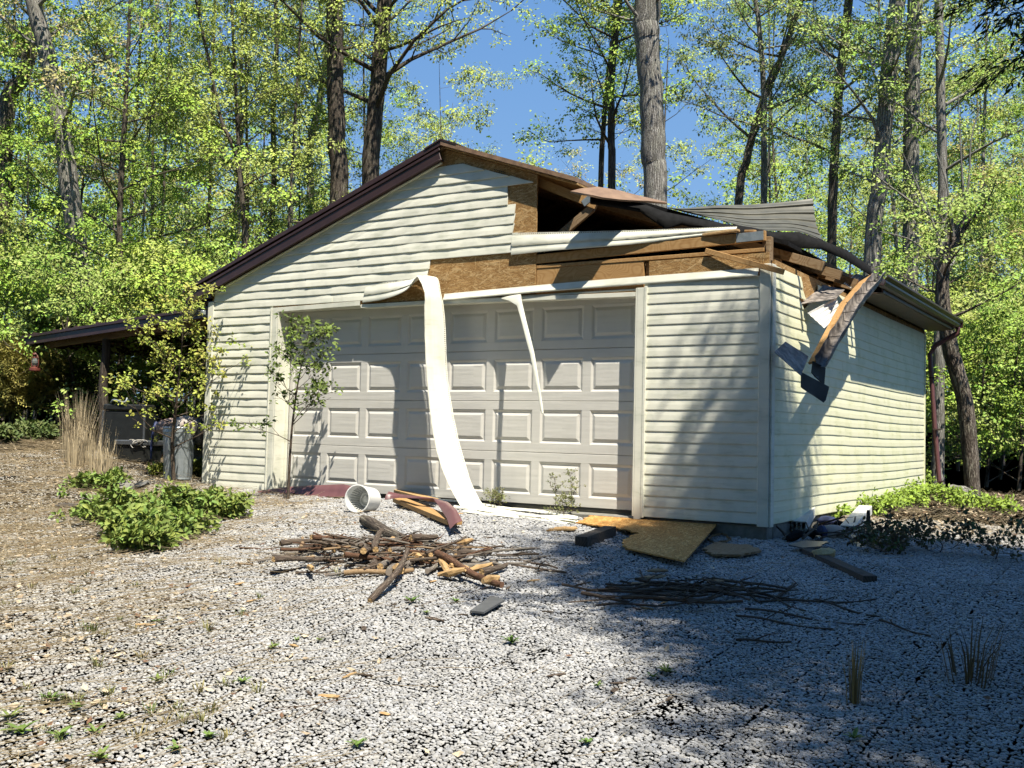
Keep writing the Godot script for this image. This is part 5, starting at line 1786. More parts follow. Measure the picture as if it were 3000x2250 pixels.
func build_debris() -> void:
	var g := RandomNumberGenerator.new()
	g.seed = 21
	# ---- the main heap of broken branches
	var heap := Vector3(-1.95, 0, 2.85)
	var along := across(0.0)
	var deepw := Vector3(-sin(YAW), 0, -cos(YAW))
	for i in 140:
		var u := g.randfn(0.0, 0.46)
		var v := g.randfn(0.0, 0.25)
		u = clampf(u, -1.05, 1.1)
		v = clampf(v, -0.5, 0.5)
		var p := heap + along * u + deepw * v
		var h := maxf(0.0, 0.17 * (1.0 - (u / 1.1) * (u / 1.1)) * (1.0 - (v / 0.55) * (v / 0.55)))
		var r := g.randf_range(0.005, 0.013) if i % 6 != 0 else g.randf_range(0.017, 0.029)
		var ln := g.randf_range(0.14, 0.5) if i % 4 != 0 else g.randf_range(0.3, 0.62)
		var yaw := g.randfn(0.1, 0.65)
		if i % 6 == 0:
			yaw += 1.2
		var d := across(yaw)
		var lift := g.randf() * h
		var a := p - d * ln * 0.5
		var b := p + d * ln * 0.5
		var tilt := g.randf_range(-0.18, 0.18) * h * 4.0
		a.y = maxf(gh(a.x, a.z) + r, gh(p.x, p.z) + r + lift - tilt * ln)
		b.y = maxf(gh(b.x, b.z) + r, gh(p.x, p.z) + r + lift + tilt * ln)
		var pale := i % 7 == 3
		stick("broken_branch", "thick bark-covered length of branch in the main heap" if r > 0.02 else ("pale peeled stick in the main heap on the gravel" if pale else "thin bark-covered stick in the main heap on the gravel"), "branch", "broken branches of the main heap", a, b, r, g.randf_range(-0.05, 0.05), M.pine_old if pale else [M.bark_stick, M.bark_grey, M.bark_stick, M.bark_red, M.bark_grey][i % 5])
	# split billets and yellow chunks in the heap
	for q in [[860, 1252, 0.10, 0.09, 0.08], [995, 1248, 0.13, 0.07, 0.08], [975, 1258, 0.16, 0.06, 0.07], [1060, 1275, 0.09, 0.08, 0.08], [905, 1225, 0.09, 0.07, 0.06], [845, 1185, 0.10, 0.05, 0.06], [1005, 1190, 0.10, 0.06, 0.05], [670, 1248, 0.16, 0.05, 0.05], [960, 1245, 0.22, 0.05, 0.06], [1035, 1248, 0.14, 0.05, 0.05]]:
		var p := gp(q[0], q[1]) + Vector3(0, 0.07, 0)
		chunk("split_billet", "raw yellow split billet among the heaped branches", "billet", "split billets of the main heap", p, Vector3(q[2] * 1.4, q[3], q[4]), Vector3(g.randf_range(-0.4, 0.4), g.randf_range(0, TAU), g.randf_range(-0.3, 0.3)), M.split, g.randi())
	var la := gp(785, 1140)
	var lb := gp(890, 1188)
	stick("log", "dark short log lying behind the heap of branches", "log", "", la + Vector3(0, 0.07, 0), lb + Vector3(0, 0.06, 0), 0.055, 0.02, M.bark_dark, false)
	stick("bark_slab", "rust-red splintered bark slab on the heap's right end", "bark", "", gp(945, 1232) + Vector3(0, 0.12, 0), gp(1085, 1280) + Vector3(0, 0.05, 0), 0.03, 0.05, M.bark_red, false)
	stick("broken_branch", "long crooked stick leaning off the heap's front", "branch", "", gp(800, 1305) + Vector3(0, 0.02, 0), gp(880, 1235) + Vector3(0, 0.16, 0), 0.022, 0.04, M.bark_stick)
	# ---- the second, flatter heap in the shade
	var h2 := gp(1480, 1288)
	for i in 34:
		var u := clampf(g.randfn(0.0, 0.34), -0.7, 0.75)
		var v := clampf(g.randfn(0.0, 0.15), -0.35, 0.35)
		var p := h2 + along * u + deepw * v
		var r := g.randf_range(0.005, 0.014)
		var ln := g.randf_range(0.25, 0.8)
		var d := across(g.randfn(-0.25, 0.5))
		var a := p - d * ln * 0.5
		var b := p + d * ln * 0.5
		a.y = gh(a.x, a.z) + r + g.randf() * 0.07
		b.y = gh(b.x, b.z) + r + g.randf() * 0.07
		stick("dark_stick", "dark thin stick in the flat heap before the strand board", "branch", "sticks of the flat heap", a, b, r, g.randf_range(-0.08, 0.08), M.bark_stick, false)
	for q in [[1405, 1260, 0.2], [1420, 1245, 0.16], [1545, 1268, 0.2], [1385, 1275, 0.18]]:
		chunk("bark_chip", "curled bark chip on the flat heap of sticks", "bark", "bark chips of the flat heap", gp(q[0], q[1]) + Vector3(0, 0.04, 0), Vector3(q[2], 0.03, 0.07), Vector3(0.1, g.randf_range(-0.8, 0.8), 0.1), M.pine_old, g.randi())
	for q in [[1610, 1320, 1870, 1355], [1640, 1305, 1890, 1300], [1590, 1335, 1800, 1365], [1590, 1388, 1710, 1392], [1760, 1300, 1900, 1338], [1660, 1290, 1740, 1325], [1900, 1345, 2010, 1380]]:
		stick("long_twig", "long thin twig lying on the shaded gravel", "twig", "twigs on the shaded gravel", gp(q[0], q[1]) + Vector3(0, 0.015, 0), gp(q[2], q[3]) + Vector3(0, 0.015, 0), 0.007, 0.05, M.bark_stick, false)
	# chips strewn about
	for i in 46:
		var q := Vector2(g.randf_range(300, 1500), g.randf_range(1150, 1600))
		if i < 26:
			q = Vector2(g.randfn(850, 260), g.randfn(1260, 70))
		var p := gp(q.x, q.y) + Vector3(0, 0.012, 0)
		chunk("wood_chip", "small splintered wood chip scattered on the gravel", "wood chip", "wood chips on the gravel", p, Vector3(g.randf_range(0.05, 0.13), 0.014, g.randf_range(0.015, 0.04)), Vector3(g.randf_range(-0.2, 0.2), g.randf_range(0, TAU), g.randf_range(-0.1, 0.1)), M.split if i % 3 == 0 else M.bark_stick, g.randi())
	# ---- maroon fascia cladding: one long length against the door, one twisted over a board
	var rows := []
	for q in [[536, 1070, 0.24, 1.0], [560, 1055, 0.22, 14.0], [620, 1050, 0.20, 22.0], [690, 1046, 0.18, 26.0], [742, 1044, 0.18, 28.0], [775, 1050, 0.22, 20.0]]:
		var lo := on_z(q[0], 1074.0 - (q[0] - 536.0) * 0.004, q[2] + 0.06)
		var hi := on_z(q[0], 1074.0 - (q[3] as float), q[2])
		rows.append(PackedVector3Array([lo + Vector3(0, -0.004, 0.045), lo + Vector3(0, 0.002, 0.05), lo, lo.lerp(hi, 0.5) + Vector3(0, 0, 0.006), hi, hi + Vector3(0, -0.006, -0.035)]))
	var mb := MB.new()
	mb.patch(rows, 0.003)
	tag(put("fascia_cladding", mb.done(), M.maroon), "long maroon metal fascia cladding lying against the door's foot", "cladding")
	rows = []
	for q in [[830, 1085, 840, 1062, 0.10, 0.12], [860, 1085, 868, 1068, 0.12, 0.14], [900, 1092, 905, 1072, 0.14, 0.15], [935, 1094, 940, 1080, 0.15, 0.16], [950, 1112, 968, 1085, 0.13, 0.16], [965, 1130, 985, 1100, 0.10, 0.13], [972, 1145, 998, 1125, 0.07, 0.09]]:
		var a := gp(q[0], q[1] + 16.0)
		a += Vector3(0, q[4], 0)
		var b := deep(q[2], q[3], (a - CAM).dot(cf) + 0.05)
		rows.append(PackedVector3Array([a, a.lerp(b, 0.5) + Vector3(0, 0.01, 0.012), b, b + Vector3(0, -0.03, -0.03)]))
	mb = MB.new()
	mb.patch(rows, 0.003)
	tag(put("fascia_cladding", mb.done(), M.maroon), "twisted maroon cladding wrapped over a broken board", "cladding")
	plank_on_ground("broken_board", "raw two-inch board pointing out from under the maroon cladding", "board", [862, 1092], [982, 1143], 0.14, 0.045, M.pine, 0.035)
	plank_on_ground("broken_board", "splintered tan board lying behind the plastic tub", "board", [845, 1072], [935, 1098], 0.12, 0.03, M.split, 0.07)
	# cream strips beside the door's foot
	for q in [[905, 1085, 1248, 1128, 0.10, 0.03, "long cream vinyl strip lying along the threshold"], [980, 1102, 1245, 1134, 0.05, 0.045, "narrow cream channel lying outside the long strip"], [815, 1066, 950, 1086, 0.12, 0.05, "short cream strip lying behind the broken board"], [1000, 1110, 1120, 1122, 0.09, 0.012, "torn cream scrap lying on the gravel"]]:
		var a := gp(q[0], q[1])
		var b := gp(q[2], q[3])
		var n := 14
		rows = []
		for i in n:
			var t := i / (n - 1.0)
			var p := a.lerp(b, t)
			p.y = gh(p.x, p.z) + 0.012 + (q[5] as float) * (0.35 + 0.65 * absf(sin(t * 5.0 + q[0])))
			var w := deepw * (q[4] as float)
			rows.append(PackedVector3Array([p + Vector3(0, -0.008, 0), p + Vector3(0, 0.006, 0), p + w * 0.45 + Vector3(0, 0.012, 0), p + w * 0.5 + Vector3(0, 0.003, 0), p + w + Vector3(0, 0.005, 0)]))
		mb = MB.new()
		mb.patch(rows, 0.0025)
		tag(put("vinyl_scrap", mb.done(), M.vinyl), q[6], "siding")
	# ---- plastic washer tub on its side
	var tp := gp(783, 1108)
	tp = Vector3(tp.x, gh(tp.x, tp.z), tp.z)
	var tub := thing("plastic_tub", "white plastic ribbed tub lying on its side by the door", "tub", tp)
	var dir := (across(0.0) * -0.38 + Vector3(0, 0.10, 0) - deepw * 0.95).normalized()
	var sx := dir.cross(Vector3.UP).normalized()
	var xf := Transform3D(Basis(sx, dir, sx.cross(dir)), Vector3(0, 0.135, 0))
	mb = MB.new()
	mb.lathe([Vector2(0.0, -0.16), Vector2(0.115, -0.16), Vector2(0.122, -0.15), Vector2(0.134, 0.10), Vector2(0.140, 0.104), Vector2(0.140, 0.116), Vector2(0.130, 0.118), Vector2(0.126, 0.10), Vector2(0.112, -0.10), Vector2(0.108, -0.115)], 40, xf)
	put("shell", mb.done(), M.plastic, tub)
	mb = MB.new()
	mb.lathe([Vector2(0.074, -0.065), Vector2(0.070, -0.06), Vector2(0.060, -0.058), Vector2(0.052, -0.09), Vector2(0.034, -0.09), Vector2(0.030, -0.06), Vector2(0.0, -0.055)], 36, xf)
	put("inner_cone", mb.done(), M.plastic, tub)
	for k in 26:
		var a := TAU * k / 26.0
		var o := Vector3(cos(a), 0, sin(a))
		mb = MB.new()
		var p0 := xf * (o * 0.121 + Vector3(0, 0.04, 0))
		var p1 := xf * (o * 0.073 + Vector3(0, -0.055, 0))
		mb.tube([p0, p1], [0.0062, 0.005], 4, true)
		put("rib", mb.done(), M.plastic, tub)
	# ---- strand board sheet and its scraps
	sheet_on_ground("strand_board", "torn strand-board sheet lying on the gravel before the wall", "board", [[1243, 1134], [1310, 1113], [1563, 1146], [1478, 1233], [1350, 1195], [1345, 1180], [1380, 1170], [1330, 1152]], [0.055], 0.012, M.osb_wet, [0, 4, 5, 6, 7], 5)
	sheet_on_ground("board_scrap", "dark splintered board scrap right of the strand-board sheet", "board", [[1520, 1196], [1545, 1185], [1620, 1192], [1645, 1202], [1600, 1210], [1535, 1208]], [0.03], 0.018, M.pine_old, [1, 2, 3, 4, 5], 7)
	sheet_on_ground("board_scrap", "small orange splinter left of the strand-board sheet", "board", [[1180, 1150], [1200, 1144], [1245, 1146], [1240, 1153]], [0.018], 0.014, M.split, [0, 1, 2, 3], 9)
	sheet_on_ground("board_scrap", "broken board scrap under the sheet's far corner", "board", [[1530, 1170], [1560, 1160], [1580, 1172], [1545, 1182]], [0.02], 0.02, M.pine_old, [0, 1, 2, 3], 11)
	plank_on_ground("timber_block", "charred dark timber block beside the strand-board sheet", "timber", [1255, 1183], [1318, 1158], 0.11, 0.09, M.wood_dark)
	plank_on_ground("dark_plank", "long dark weathered plank lying on the shaded gravel", "plank", [1745, 1198], [1880, 1260], 0.10, 0.05, M.wood_dark)
	sheet_on_ground("slate_piece", "small grey slate plate beside the branch heap", "slate", [[1015, 1332], [1062, 1300], [1090, 1312], [1045, 1338]], [0.03], 0.012, M.slate, [], 3)
	# ---- rubble against the footing at the corner
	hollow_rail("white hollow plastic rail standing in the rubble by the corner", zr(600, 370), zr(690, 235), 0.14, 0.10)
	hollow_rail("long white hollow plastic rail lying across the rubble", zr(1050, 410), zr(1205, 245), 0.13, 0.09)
	sheet_on_ground("grey_panel", "bent grey panel lying at the front of the rubble", "panel", [px_r(505, 530), px_r(640, 495), px_r(860, 500), px_r(820, 540), px_r(640, 550)], [0.05], 0.010, M.slate, [1, 2], 13)
	sheet_on_ground("grey_panel", "grey sheet-metal strip right of the rubble", "panel", [px_r(1100, 400), px_r(1160, 470), px_r(1225, 500), px_r(1140, 490), px_r(1085, 430)], [0.03], 0.006, M.galv, [], 15)
	sheet_on_ground("grey_panel", "flat weathered panel half under the weeds", "panel", [px_r(1240, 490), px_r(1380, 440), px_r(1620, 480), px_r(1400, 540)], [0.03], 0.010, M.wood_grey, [0, 2], 17)
	chunk("foam_block", "yellow foam block lying before the rubble", "foam", "", zr(835, 600) + Vector3(0, 0.05, 0), Vector3(0.17, 0.11, 0.13), Vector3(0, 0.4, 0.1), M.foam, 33)
	sack("tarp_bundle", "crumpled blue tarp in the rubble", zr(850, 300) + Vector3(0, 0.08, -0.08), Vector3(0.11, 0.05, 0.08), M.blue, 11)
	sack("tarp_bundle", "small blue tarp fold between the rails", zr(815, 400) + Vector3(0, 0.05, 0.0), Vector3(0.05, 0.07, 0.05), M.blue, 12)
	sack("rag_bundle", "pale dirty rags in the rubble", zr(920, 400) + Vector3(0, 0.04, 0), Vector3(0.16, 0.08, 0.10), M.rag, 13)
	for q in [[960, 360, 0.16, 0.15, 0.14], [560, 440, 0.20, 0.10, 0.12], [740, 430, 0.14, 0.10, 0.10]]:
		chunk("rubble_block", "black charred lump in the rubble by the corner", "rubble", "black lumps of the rubble", zr(q[0], q[1]) + Vector3(0, 0.06, 0), Vector3(q[2], q[3], q[4]), Vector3(g.randf_range(-0.5, 0.5), g.randf_range(0, 3), 0.2), M.felt, g.randi())
	for i in 16:
		var q := [g.randf_range(480, 1250), g.randf_range(260, 490)]
		chunk("rubble_stone", "broken grey stone in the rubble by the corner", "stone", "stones of the rubble", zr(q[0], q[1]) + Vector3(0, 0.03, 0), Vector3(g.randf_range(0.06, 0.15), g.randf_range(0.04, 0.09), g.randf_range(0.05, 0.11)), Vector3(g.randf_range(-0.5, 0.5), g.randf_range(0, 3), g.randf_range(-0.5, 0.5)), [M.concrete, M.wood_grey, M.slate][i % 3], g.randi())
	chunk("rubble_block", "slanted grey board end leaning in the rubble", "board", "", zr(1060, 250) + Vector3(0, 0.10, 0), Vector3(0.34, 0.05, 0.14), Vector3(0.3, 0.9, 0.4), M.wood_grey, 55)
	var sp := zr(1240, 460)
	stick("stake", "short dark stake standing right of the rubble", "stake", "", sp - Vector3(0, 0.05, 0), sp + Vector3(0.0, 0.30, -0.02), 0.022, 0.0, M.bark_dark, false)
	for i in 14:
		var a := zr(g.randf_range(430, 1150), g.randf_range(330, 500)) + Vector3(0, g.randf_range(0.02, 0.08), 0)
		stick("dark_stick", "dark stick caught in the rubble by the corner", "branch", "sticks in the rubble", a, a + across(g.randfn(0.4, 0.6)) * g.randf_range(0.2, 0.5) + Vector3(0, g.randf_range(0.0, 0.14), 0), g.randf_range(0.006, 0.012), 0.04, M.bark_stick, false)
	# splash block and stones under the downspout, pale stone on the left bank, black scraps
	chunk("pale_rock", "pale rock lying where the downspout ends", "rock", "", gp(2080, 1085) + Vector3(0, 0.10, -0.2), Vector3(0.42, 0.24, 0.26), Vector3(0.2, 0.5, -0.35), M.bark_pale, 71)
	chunk("pale_rock", "pale rock lying among the dry grass by the post", "rock", "", gp(262, 1065) + Vector3(0, 0.06, 0), Vector3(0.24, 0.16, 0.2), Vector3(0, 0.4, 0.1), M.concrete, 72)
	chunk("dark_scrap", "dark scrap of wood on the left bank", "scrap", "", gp(150, 1100) + Vector3(0, 0.03, 0), Vector3(0.34, 0.07, 0.14), Vector3(0, 0.3, 0), M.wood_dark, 73)
	chunk("dark_scrap", "black plastic scrap behind the leafy bush", "scrap", "", gp(300, 1060) + Vector3(0, 0.05, 0), Vector3(0.22, 0.10, 0.12), Vector3(0, 0.9, 0.4), M.black, 74)
func px_r(u: float, v: float) -> Array:        # readings on the crop that shows the rubble
	return [(2150.0 + 0.31646 * u) / SC, (1450.0 + 0.31646 * v) / SC]
func zr(u: float, v: float) -> Vector3:
	var q := px_r(u, v)
	return gp(q[0], q[1]) if v > 330.0 else gp(q[0], px_r(u, 330.0 + (v - 330.0) * 0.3)[1])
func hollow_rail(label: String, a: Vector3, b: Vector3, wide: float, tall: float) -> void:
	a.y = gh(a.x, a.z) + 0.08
	b.y = gh(b.x, b.z) + 0.17
	var t := thing("hollow_rail", label, "rail", a)
	var x := (b - a).normalized()
	var z := x.cross(Vector3.UP).normalized()
	var y := z.cross(x)
	var ln := a.distance_to(b) + 0.1
	var fr := Basis(x, y, z)
	for s in [-1.0, 1.0]:
		var mb := MB.new()
		mb.box(Transform3D(fr, x * ln * 0.5 + y * s * (tall * 0.5 - 0.006)), Vector3(ln, 0.012, wide), 0.003)
		put("face", mb.done(), M.white, t)
	for k in 4:
		var mb := MB.new()
		mb.box(Transform3D(fr, x * ln * 0.5 + z * (k / 3.0 - 0.5) * (wide - 0.012)), Vector3(ln, tall - 0.025, 0.012), 0.002)
		put("rib", mb.done(), M.white, t)
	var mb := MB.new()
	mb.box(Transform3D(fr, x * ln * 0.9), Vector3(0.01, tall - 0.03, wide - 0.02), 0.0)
	put("hole_shade", mb.done(), M.black, t)  # black plate standing in for the shade inside the hollow

# ---------------------------------------------------------------- plants about the garage
func blade_clump(called: String, label: String, cat: String, group: String, at: Vector3, n: int, tall: float, wide: float, col: Color, sd: int, flop := 0.35) -> void:
	var g := RandomNumberGenerator.new()
	g.seed = sd
	var mb := MB.new()
	for i in n:
		var a := g.randf_range(0, TAU)
		var d := Vector3(cos(a), 0, sin(a))
		var p := d * g.randf_range(0.0, wide) * 0.4
		var h := tall * g.randf_range(0.55, 1.1)
		var v := g.randf_range(0.75, 1.2)
		mb.col = Color(col.r * v, col.g * v, col.b * v)
		var w := g.randf_range(0.002, 0.004) * clampf(tall * 4.0, 0.8, 1.6)
		var s := d.cross(Vector3.UP) * w
		var q := p + Vector3.UP * h * 0.55 + d * flop * h * 0.2
		var t := p + Vector3.UP * h + d * flop * h * g.randf_range(0.3, 1.0)
		mb.quad(p - s, p + s, q + s * 0.9, q - s * 0.9, d)
		mb.tri(q - s * 0.9, q + s * 0.9, t, d)
		if tall > 0.5:                           # seed head
			for k in 3:
				var f := 0.6 + 0.13 * k
				var o := q.lerp(t, f)
				mb.tri(o, o + Vector3(g.randf_range(-1, 1), 1.6, g.randf_range(-1, 1)) * 0.02, o + Vector3(0.008, 0.012, 0.004), d)
	var o := put(called, mb.done(true), M.leaf)
	o.position = at
	tag(o, label, cat, group)
func rosette(at: Vector3, s: float, col: Color, sd: int) -> void:
	var g := RandomNumberGenerator.new()
	g.seed = sd
	var mb := MB.new()
	for i in g.randi_range(9, 15):
		var a := i * 2.4 + g.randf_range(-0.3, 0.3)
		var v := g.randf_range(0.8, 1.2)
		mb.col = Color(col.r * v, col.g * v, col.b * v)
		leaf6(mb, Vector3(0, 0.004, 0), Vector3(cos(a), g.randf_range(0.25, 1.1), sin(a)).normalized(), Vector3(-cos(a) * 0.6, 1, -sin(a) * 0.6).normalized(), s * 0.62 * g.randf_range(0.45, 1.1), s * 0.62 * g.randf_range(0.18, 0.34))
	var o := put("gravel_weed", mb.done(true), M.leaf)
	o.position = at
	tag(o, "small green weed sprouting from the gravel", "weed", "weeds in the gravel")
func build_plants() -> void:
	var g := RandomNumberGenerator.new()
	g.seed = 31
	# sapling before the door
	var b := gp(622, 1080)
	var at_depth := (b - CAM).dot(cf)
	var tp := [b]
	for q in [[628, 960], [640, 850], [655, 770], [668, 715]]:
		tp.append(deep(q[0], q[1], at_depth))
	tree("sapling", "small thorny pear sapling growing before the garage door", "sapling", "", tp, [0.019, 0.014, 0.010, 0.006, 0.003], {"seed": 901, "limbs": 18, "from": 0.26, "len": 0.6, "up": 0.42, "curve": 0.08, "subs": 4, "twigs": 3, "clumps": 1, "twig": 0.28, "size": 0.9, "leaf": ["near0", "near1"], "col": Color(0.17, 0.24, 0.045), "alt": Color(0.09, 0.13, 0.03), "bark": M.bark_stick, "sides": 7})
	# the taller one at the corner, leafier, with reddish new growth
	b = gp(376, 1046)
	at_depth = (b - CAM).dot(cf)
	tp = [b]
	for q in [[372, 960], [380, 880], [388, 800], [394, 730], [396, 670]]:
		tp.append(deep(q[0], q[1], at_depth))
	tree("sapling", "leafy pear sapling with yellow-red new growth at the garage corner", "sapling", "", tp, [0.028, 0.022, 0.018, 0.012, 0.008, 0.003], {"seed": 902, "limbs": 28, "from": 0.14, "len": 0.9, "up": 0.38, "curve": 0.06, "subs": 4, "twigs": 2, "clumps": 2, "twig": 0.4, "size": 0.85, "leaf": ["near0", "near1"], "col": Color(0.28, 0.38, 0.06), "alt": Color(0.40, 0.38, 0.09), "bark": M.bark_stick, "sides": 7})
	# cut leafy boughs lying as one green mound
	k_bush("leafy_bough", "bright green leafy bough lying on the gravel left of the door", [[240, 1125, 0.55], [330, 1130, 0.60], [420, 1105, 0.55], [380, 1165, 0.50], [280, 1165, 0.5], [470, 1120, 0.4], [210, 1060, 0.4], [330, 1190, 0.35]], Color(0.20, 0.275, 0.065), 910)
	k_bush("low_bush", "low green bush on the left bank", [[40, 945, 0.4], [80, 950, 0.4], [10, 955, 0.4]], Color(0.13, 0.18, 0.06), 930)
	k_bush("low_bush", "small leafy bush at the foot of the left corner", [[420, 1030, 0.3], [450, 1020, 0.3], [355, 1030, 0.22]], Color(0.20, 0.24, 0.05), 940)
	# cedars by the lean-to
	for q in [[118, 960, 17.2, 1.5, 0.8, Color(0.08, 0.13, 0.03), Color(0.12, 0.18, 0.04), "dark green cedar left of the lean-to post"], [25, 960, 16.5, 1.0, 0.7, Color(0.33, 0.31, 0.08), Color(0.38, 0.33, 0.10), "yellowed cedar at the bank's left end"], [172, 940, 18.5, 1.4, 0.7, Color(0.10, 0.16, 0.04), Color(0.15, 0.21, 0.05), "smaller dark cedar behind the lean-to post"]]:
		b = deep(q[0], 930, q[2])
		b.y = gh(b.x, b.z) - 0.05
		var h: float = q[3]
		tree("cedar", q[7], "cedar", "", [b, b + Vector3(0, h * 0.4, 0), b + Vector3(0.03, h * 0.75, 0), b + Vector3(0, h, 0)], [0.06, 0.045, 0.025, 0.008], {"seed": 950 + int(q[0]), "limbs": 44, "from": 0.12, "len": q[4], "up": 0.45, "curve": 0.05, "subs": 6, "twigs": 3, "clumps": 3, "twig": 0.6, "size": 0.9, "flat": 1.0, "leaf": ["needle0", "needle1"], "leafmat": M.needle, "col": q[5], "alt": q[6], "bark": M.bark_dark, "sides": 6})
	# dry broomsedge
	var dry := Color(0.46, 0.38, 0.25)
	for q in [[150, 995, 1.05, 80], [170, 1000, 1.15, 90], [185, 1005, 0.95, 60], [160, 1012, 0.8, 50], [205, 1022, 0.8, 40], [235, 1028, 0.7, 40], [222, 1035, 0.6, 30]]:
		blade_clump("dry_grass", "tan clump of dry grass beside the lean-to post", "dry grass", "dry grass clumps by the post", gp(q[0], q[1]), q[3], q[2] * 0.82, 0.3, dry, 1000 + int(q[0]), 0.25)
	blade_clump("dry_grass", "lone tan grass tuft in the shaded gravel", "dry grass", "", gp(1843, 1524), 26, 0.30, 0.08, Color(0.30, 0.22, 0.09), 1100, 0.2)
	blade_clump("dry_grass", "dry brown weed tuft at the drive's right edge", "dry grass", "", gp(2095, 1475), 40, 0.30, 0.3, Color(0.16, 0.11, 0.05), 1101, 0.6)
	# straw tufts in the left of the drive
	for i in 44:
		var q := Vector2(g.randf_range(10, 760) * g.randf_range(0.5, 1.0), g.randf_range(1200, 1650))
		blade_clump("grass_tuft", "low straw-coloured grass tuft in the left gravel", "grass tuft", "grass tufts in the left gravel", gp(q.x, q.y), 22, g.randf_range(0.03, 0.07), 0.12, Color(0.34, 0.28, 0.13).lerp(Color(0.12, 0.17, 0.05), g.randf()), 1200 + i, 0.9)
	# green weeds
	for q in [[20, 1560, 0.13], [45, 1590, 0.15], [205, 1590, 0.12], [130, 1600, 0.11], [165, 1540, 0.12], [340, 1480, 0.10], [525, 1480, 0.09], [215, 1650, 0.11], [380, 1630, 0.10], [345, 1350, 0.09], [1105, 1395, 0.12], [890, 1305, 0.14], [985, 1305, 0.10], [1265, 1615, 0.09], [1440, 1460, 0.10], [1410, 1470, 0.09], [590, 1405, 0.08], [110, 1520, 0.12], [260, 1560, 0.08], [450, 1600, 0.08], [770, 1620, 0.09], [1845, 1605, 0.10], [690, 1390, 0.07], [920, 1330, 0.07], [640, 1390, 0.06], [1290, 1490, 0.07]]:
		rosette(gp(q[0], q[1]) + Vector3(0, 0.01, 0), q[2], Color(0.11, 0.19, 0.04).lerp(Color(0.17, 0.22, 0.05), g.randf()), 1300 + int(q[0]))
	# weeds along the threshold
	for q in [[950, 1068, 0.22], [935, 1072, 0.15], [1198, 1118, 0.40], [1232, 1115, 0.42], [1060, 1098, 0.14], [1078, 1100, 0.16], [1215, 1122, 0.2], [1500, 1145, 0.16], [1610, 1150, 0.14]]:
		b = gp(q[0], q[1])
		var h: float = q[2]
		tree("threshold_weed", "spindly green weed growing along the wall's foot", "weed", "weeds along the wall's foot", [b, b + Vector3(0.01, h * 0.5, 0), b + Vector3(-0.01, h, 0.01)], [0.003, 0.0025, 0.001], {"seed": 1500 + int(q[0]), "limbs": 9, "from": 0.1, "len": 0.10, "up": 0.8, "subs": 2, "twigs": 2, "clumps": 1, "twig": 0.12, "size": 0.38, "leaf": ["near0"], "col": Color(0.14, 0.17, 0.06), "alt": Color(0.22, 0.22, 0.10), "bark": M.bark_stick, "sides": 4})
	# ivy and seedlings at the back corner, weeds right of the rubble
	for q in [[1905, 1105, 0.16], [1935, 1098, 0.2], [1962, 1092, 0.26], [1985, 1085, 0.34], [2010, 1080, 0.28], [2045, 1088, 0.24], [2090, 1098, 0.2], [1870, 1114, 0.12], [2150, 1108, 0.22], [1988, 1060, 0.6], [1815, 1108, 0.22], [1840, 1105, 0.22], [1790, 1125, 0.14]]:
		b = gp(q[0], q[1])
		var h: float = q[2] * 0.34
		tree("ground_ivy", "yellow-green leafy seedling patch at the side wall's far end", "ivy", "leafy patches along the side wall", [b, b + Vector3(0.02, h * 0.5, 0), b + Vector3(-0.02, h, 0.02)], [0.006, 0.005, 0.002], {"seed": 1600 + int(q[0]), "limbs": 9, "from": 0.05, "len": 0.20, "up": 0.35, "subs": 3, "twigs": 2, "clumps": 1, "twig": 0.25, "size": 0.95, "leaf": ["near0", "near1"], "col": Color(0.27, 0.38, 0.05), "alt": Color(0.20, 0.30, 0.05), "bark": M.bark_stick, "sides": 4})
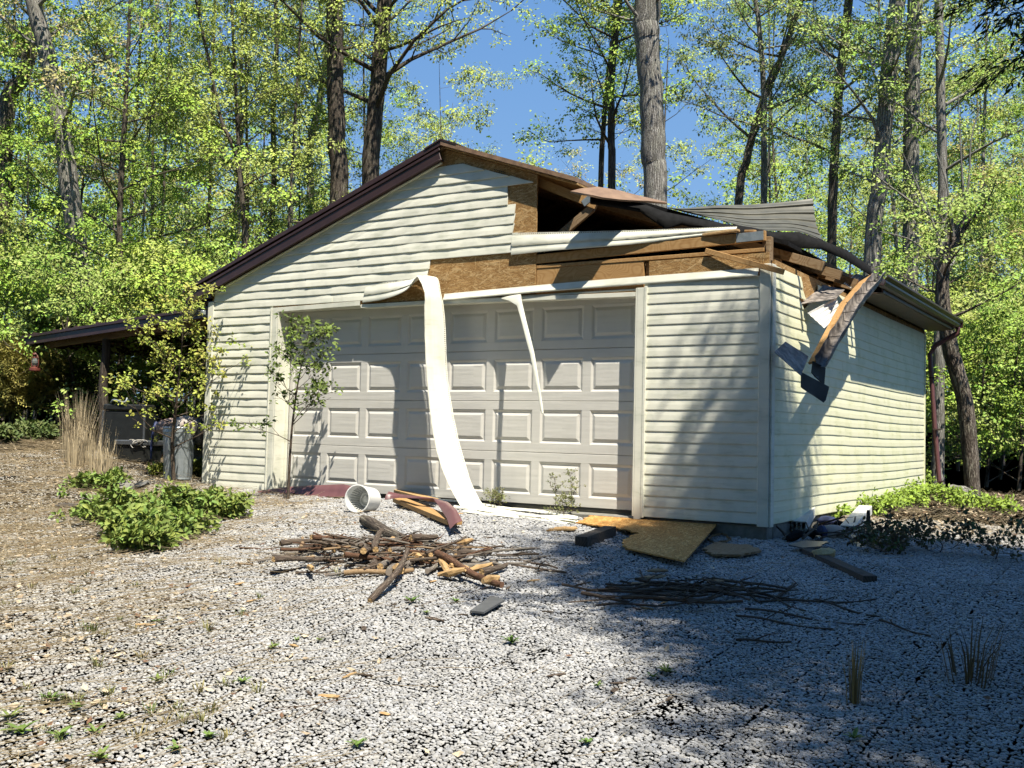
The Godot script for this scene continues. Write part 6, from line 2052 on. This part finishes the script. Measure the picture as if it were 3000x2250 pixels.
	for q in [[1940, 1185, 0.22], [2030, 1195, 0.22], [2150, 1210, 0.3], [1900, 1195, 0.16]]:
		b = gp(q[0], q[1])
		var h: float = q[2] * 0.6
		tree("dark_weed", "dark leafy weed in the shade right of the rubble", "weed", "dark weeds right of the rubble", [b, b + Vector3(0.02, h * 0.5, 0), b + Vector3(-0.03, h, 0.02)], [0.005, 0.004, 0.002], {"seed": 1700 + int(q[0]), "limbs": 8, "from": 0.1, "len": 0.26, "up": 0.3, "subs": 3, "twigs": 2, "clumps": 1, "twig": 0.25, "size": 0.8, "leaf": ["near0", "near1"], "col": Color(0.06, 0.10, 0.025), "alt": Color(0.13, 0.08, 0.04), "bark": M.bark_stick, "sides": 4})
func k_bush(called: String, label: String, spots: Array, col: Color, sd: int) -> void:
	# several boughs spring from one base
	var first := gp(spots[0][0], spots[0][1])
	var t := thing(called, label, "bush", first)
	var g := RandomNumberGenerator.new()
	g.seed = sd
	var wood := MB.new()
	var bufs := [PackedFloat32Array(), PackedFloat32Array()]
	for s in spots:
		var c := gp(s[0], s[1]) - first
		var r: float = s[2]
		for i in 20:
			var a := g.randf_range(0, TAU)
			var d := Vector3(cos(a), g.randf_range(0.15, 1.0), sin(a)).normalized()
			var ln := r * g.randf_range(0.4, 1.0)
			var m := c + d * ln * 0.5 + Vector3(0, 0.04, 0)
			var e := c + d * ln - Vector3(0, ln * 0.12, 0)
			e.y = maxf(e.y, c.y + 0.03)
			wood.tube([c, m, e], [0.006, 0.004, 0.002], 4, false)
			for k in 13:
				var f := g.randf_range(0.2, 1.05)
				var p := c.lerp(m, f * 2.0) if f < 0.5 else m.lerp(e, f * 2.0 - 1.0)
				p += Vector3(g.randf_range(-1, 1), g.randf_range(-0.4, 0.7), g.randf_range(-1, 1)) * 0.05
				var v := g.randf_range(0.75, 1.2)
				push(bufs[g.randi() % 2], Basis.from_euler(Vector3(g.randf_range(-0.7, 0.7), g.randf_range(0, TAU), g.randf_range(-0.7, 0.7))).scaled(Vector3.ONE * g.randf_range(0.8, 1.35)), p, Color(col.r * v * g.randf_range(0.85, 1.2), col.g * v, col.b * v))
	put("branch_work", wood.done(), M.bark_stick, t)
	for k in 2:
		scatter("foliage", leaf_meshes["near%d" % k], M.leaf, bufs[k], t).set_meta("kind", "stuff")
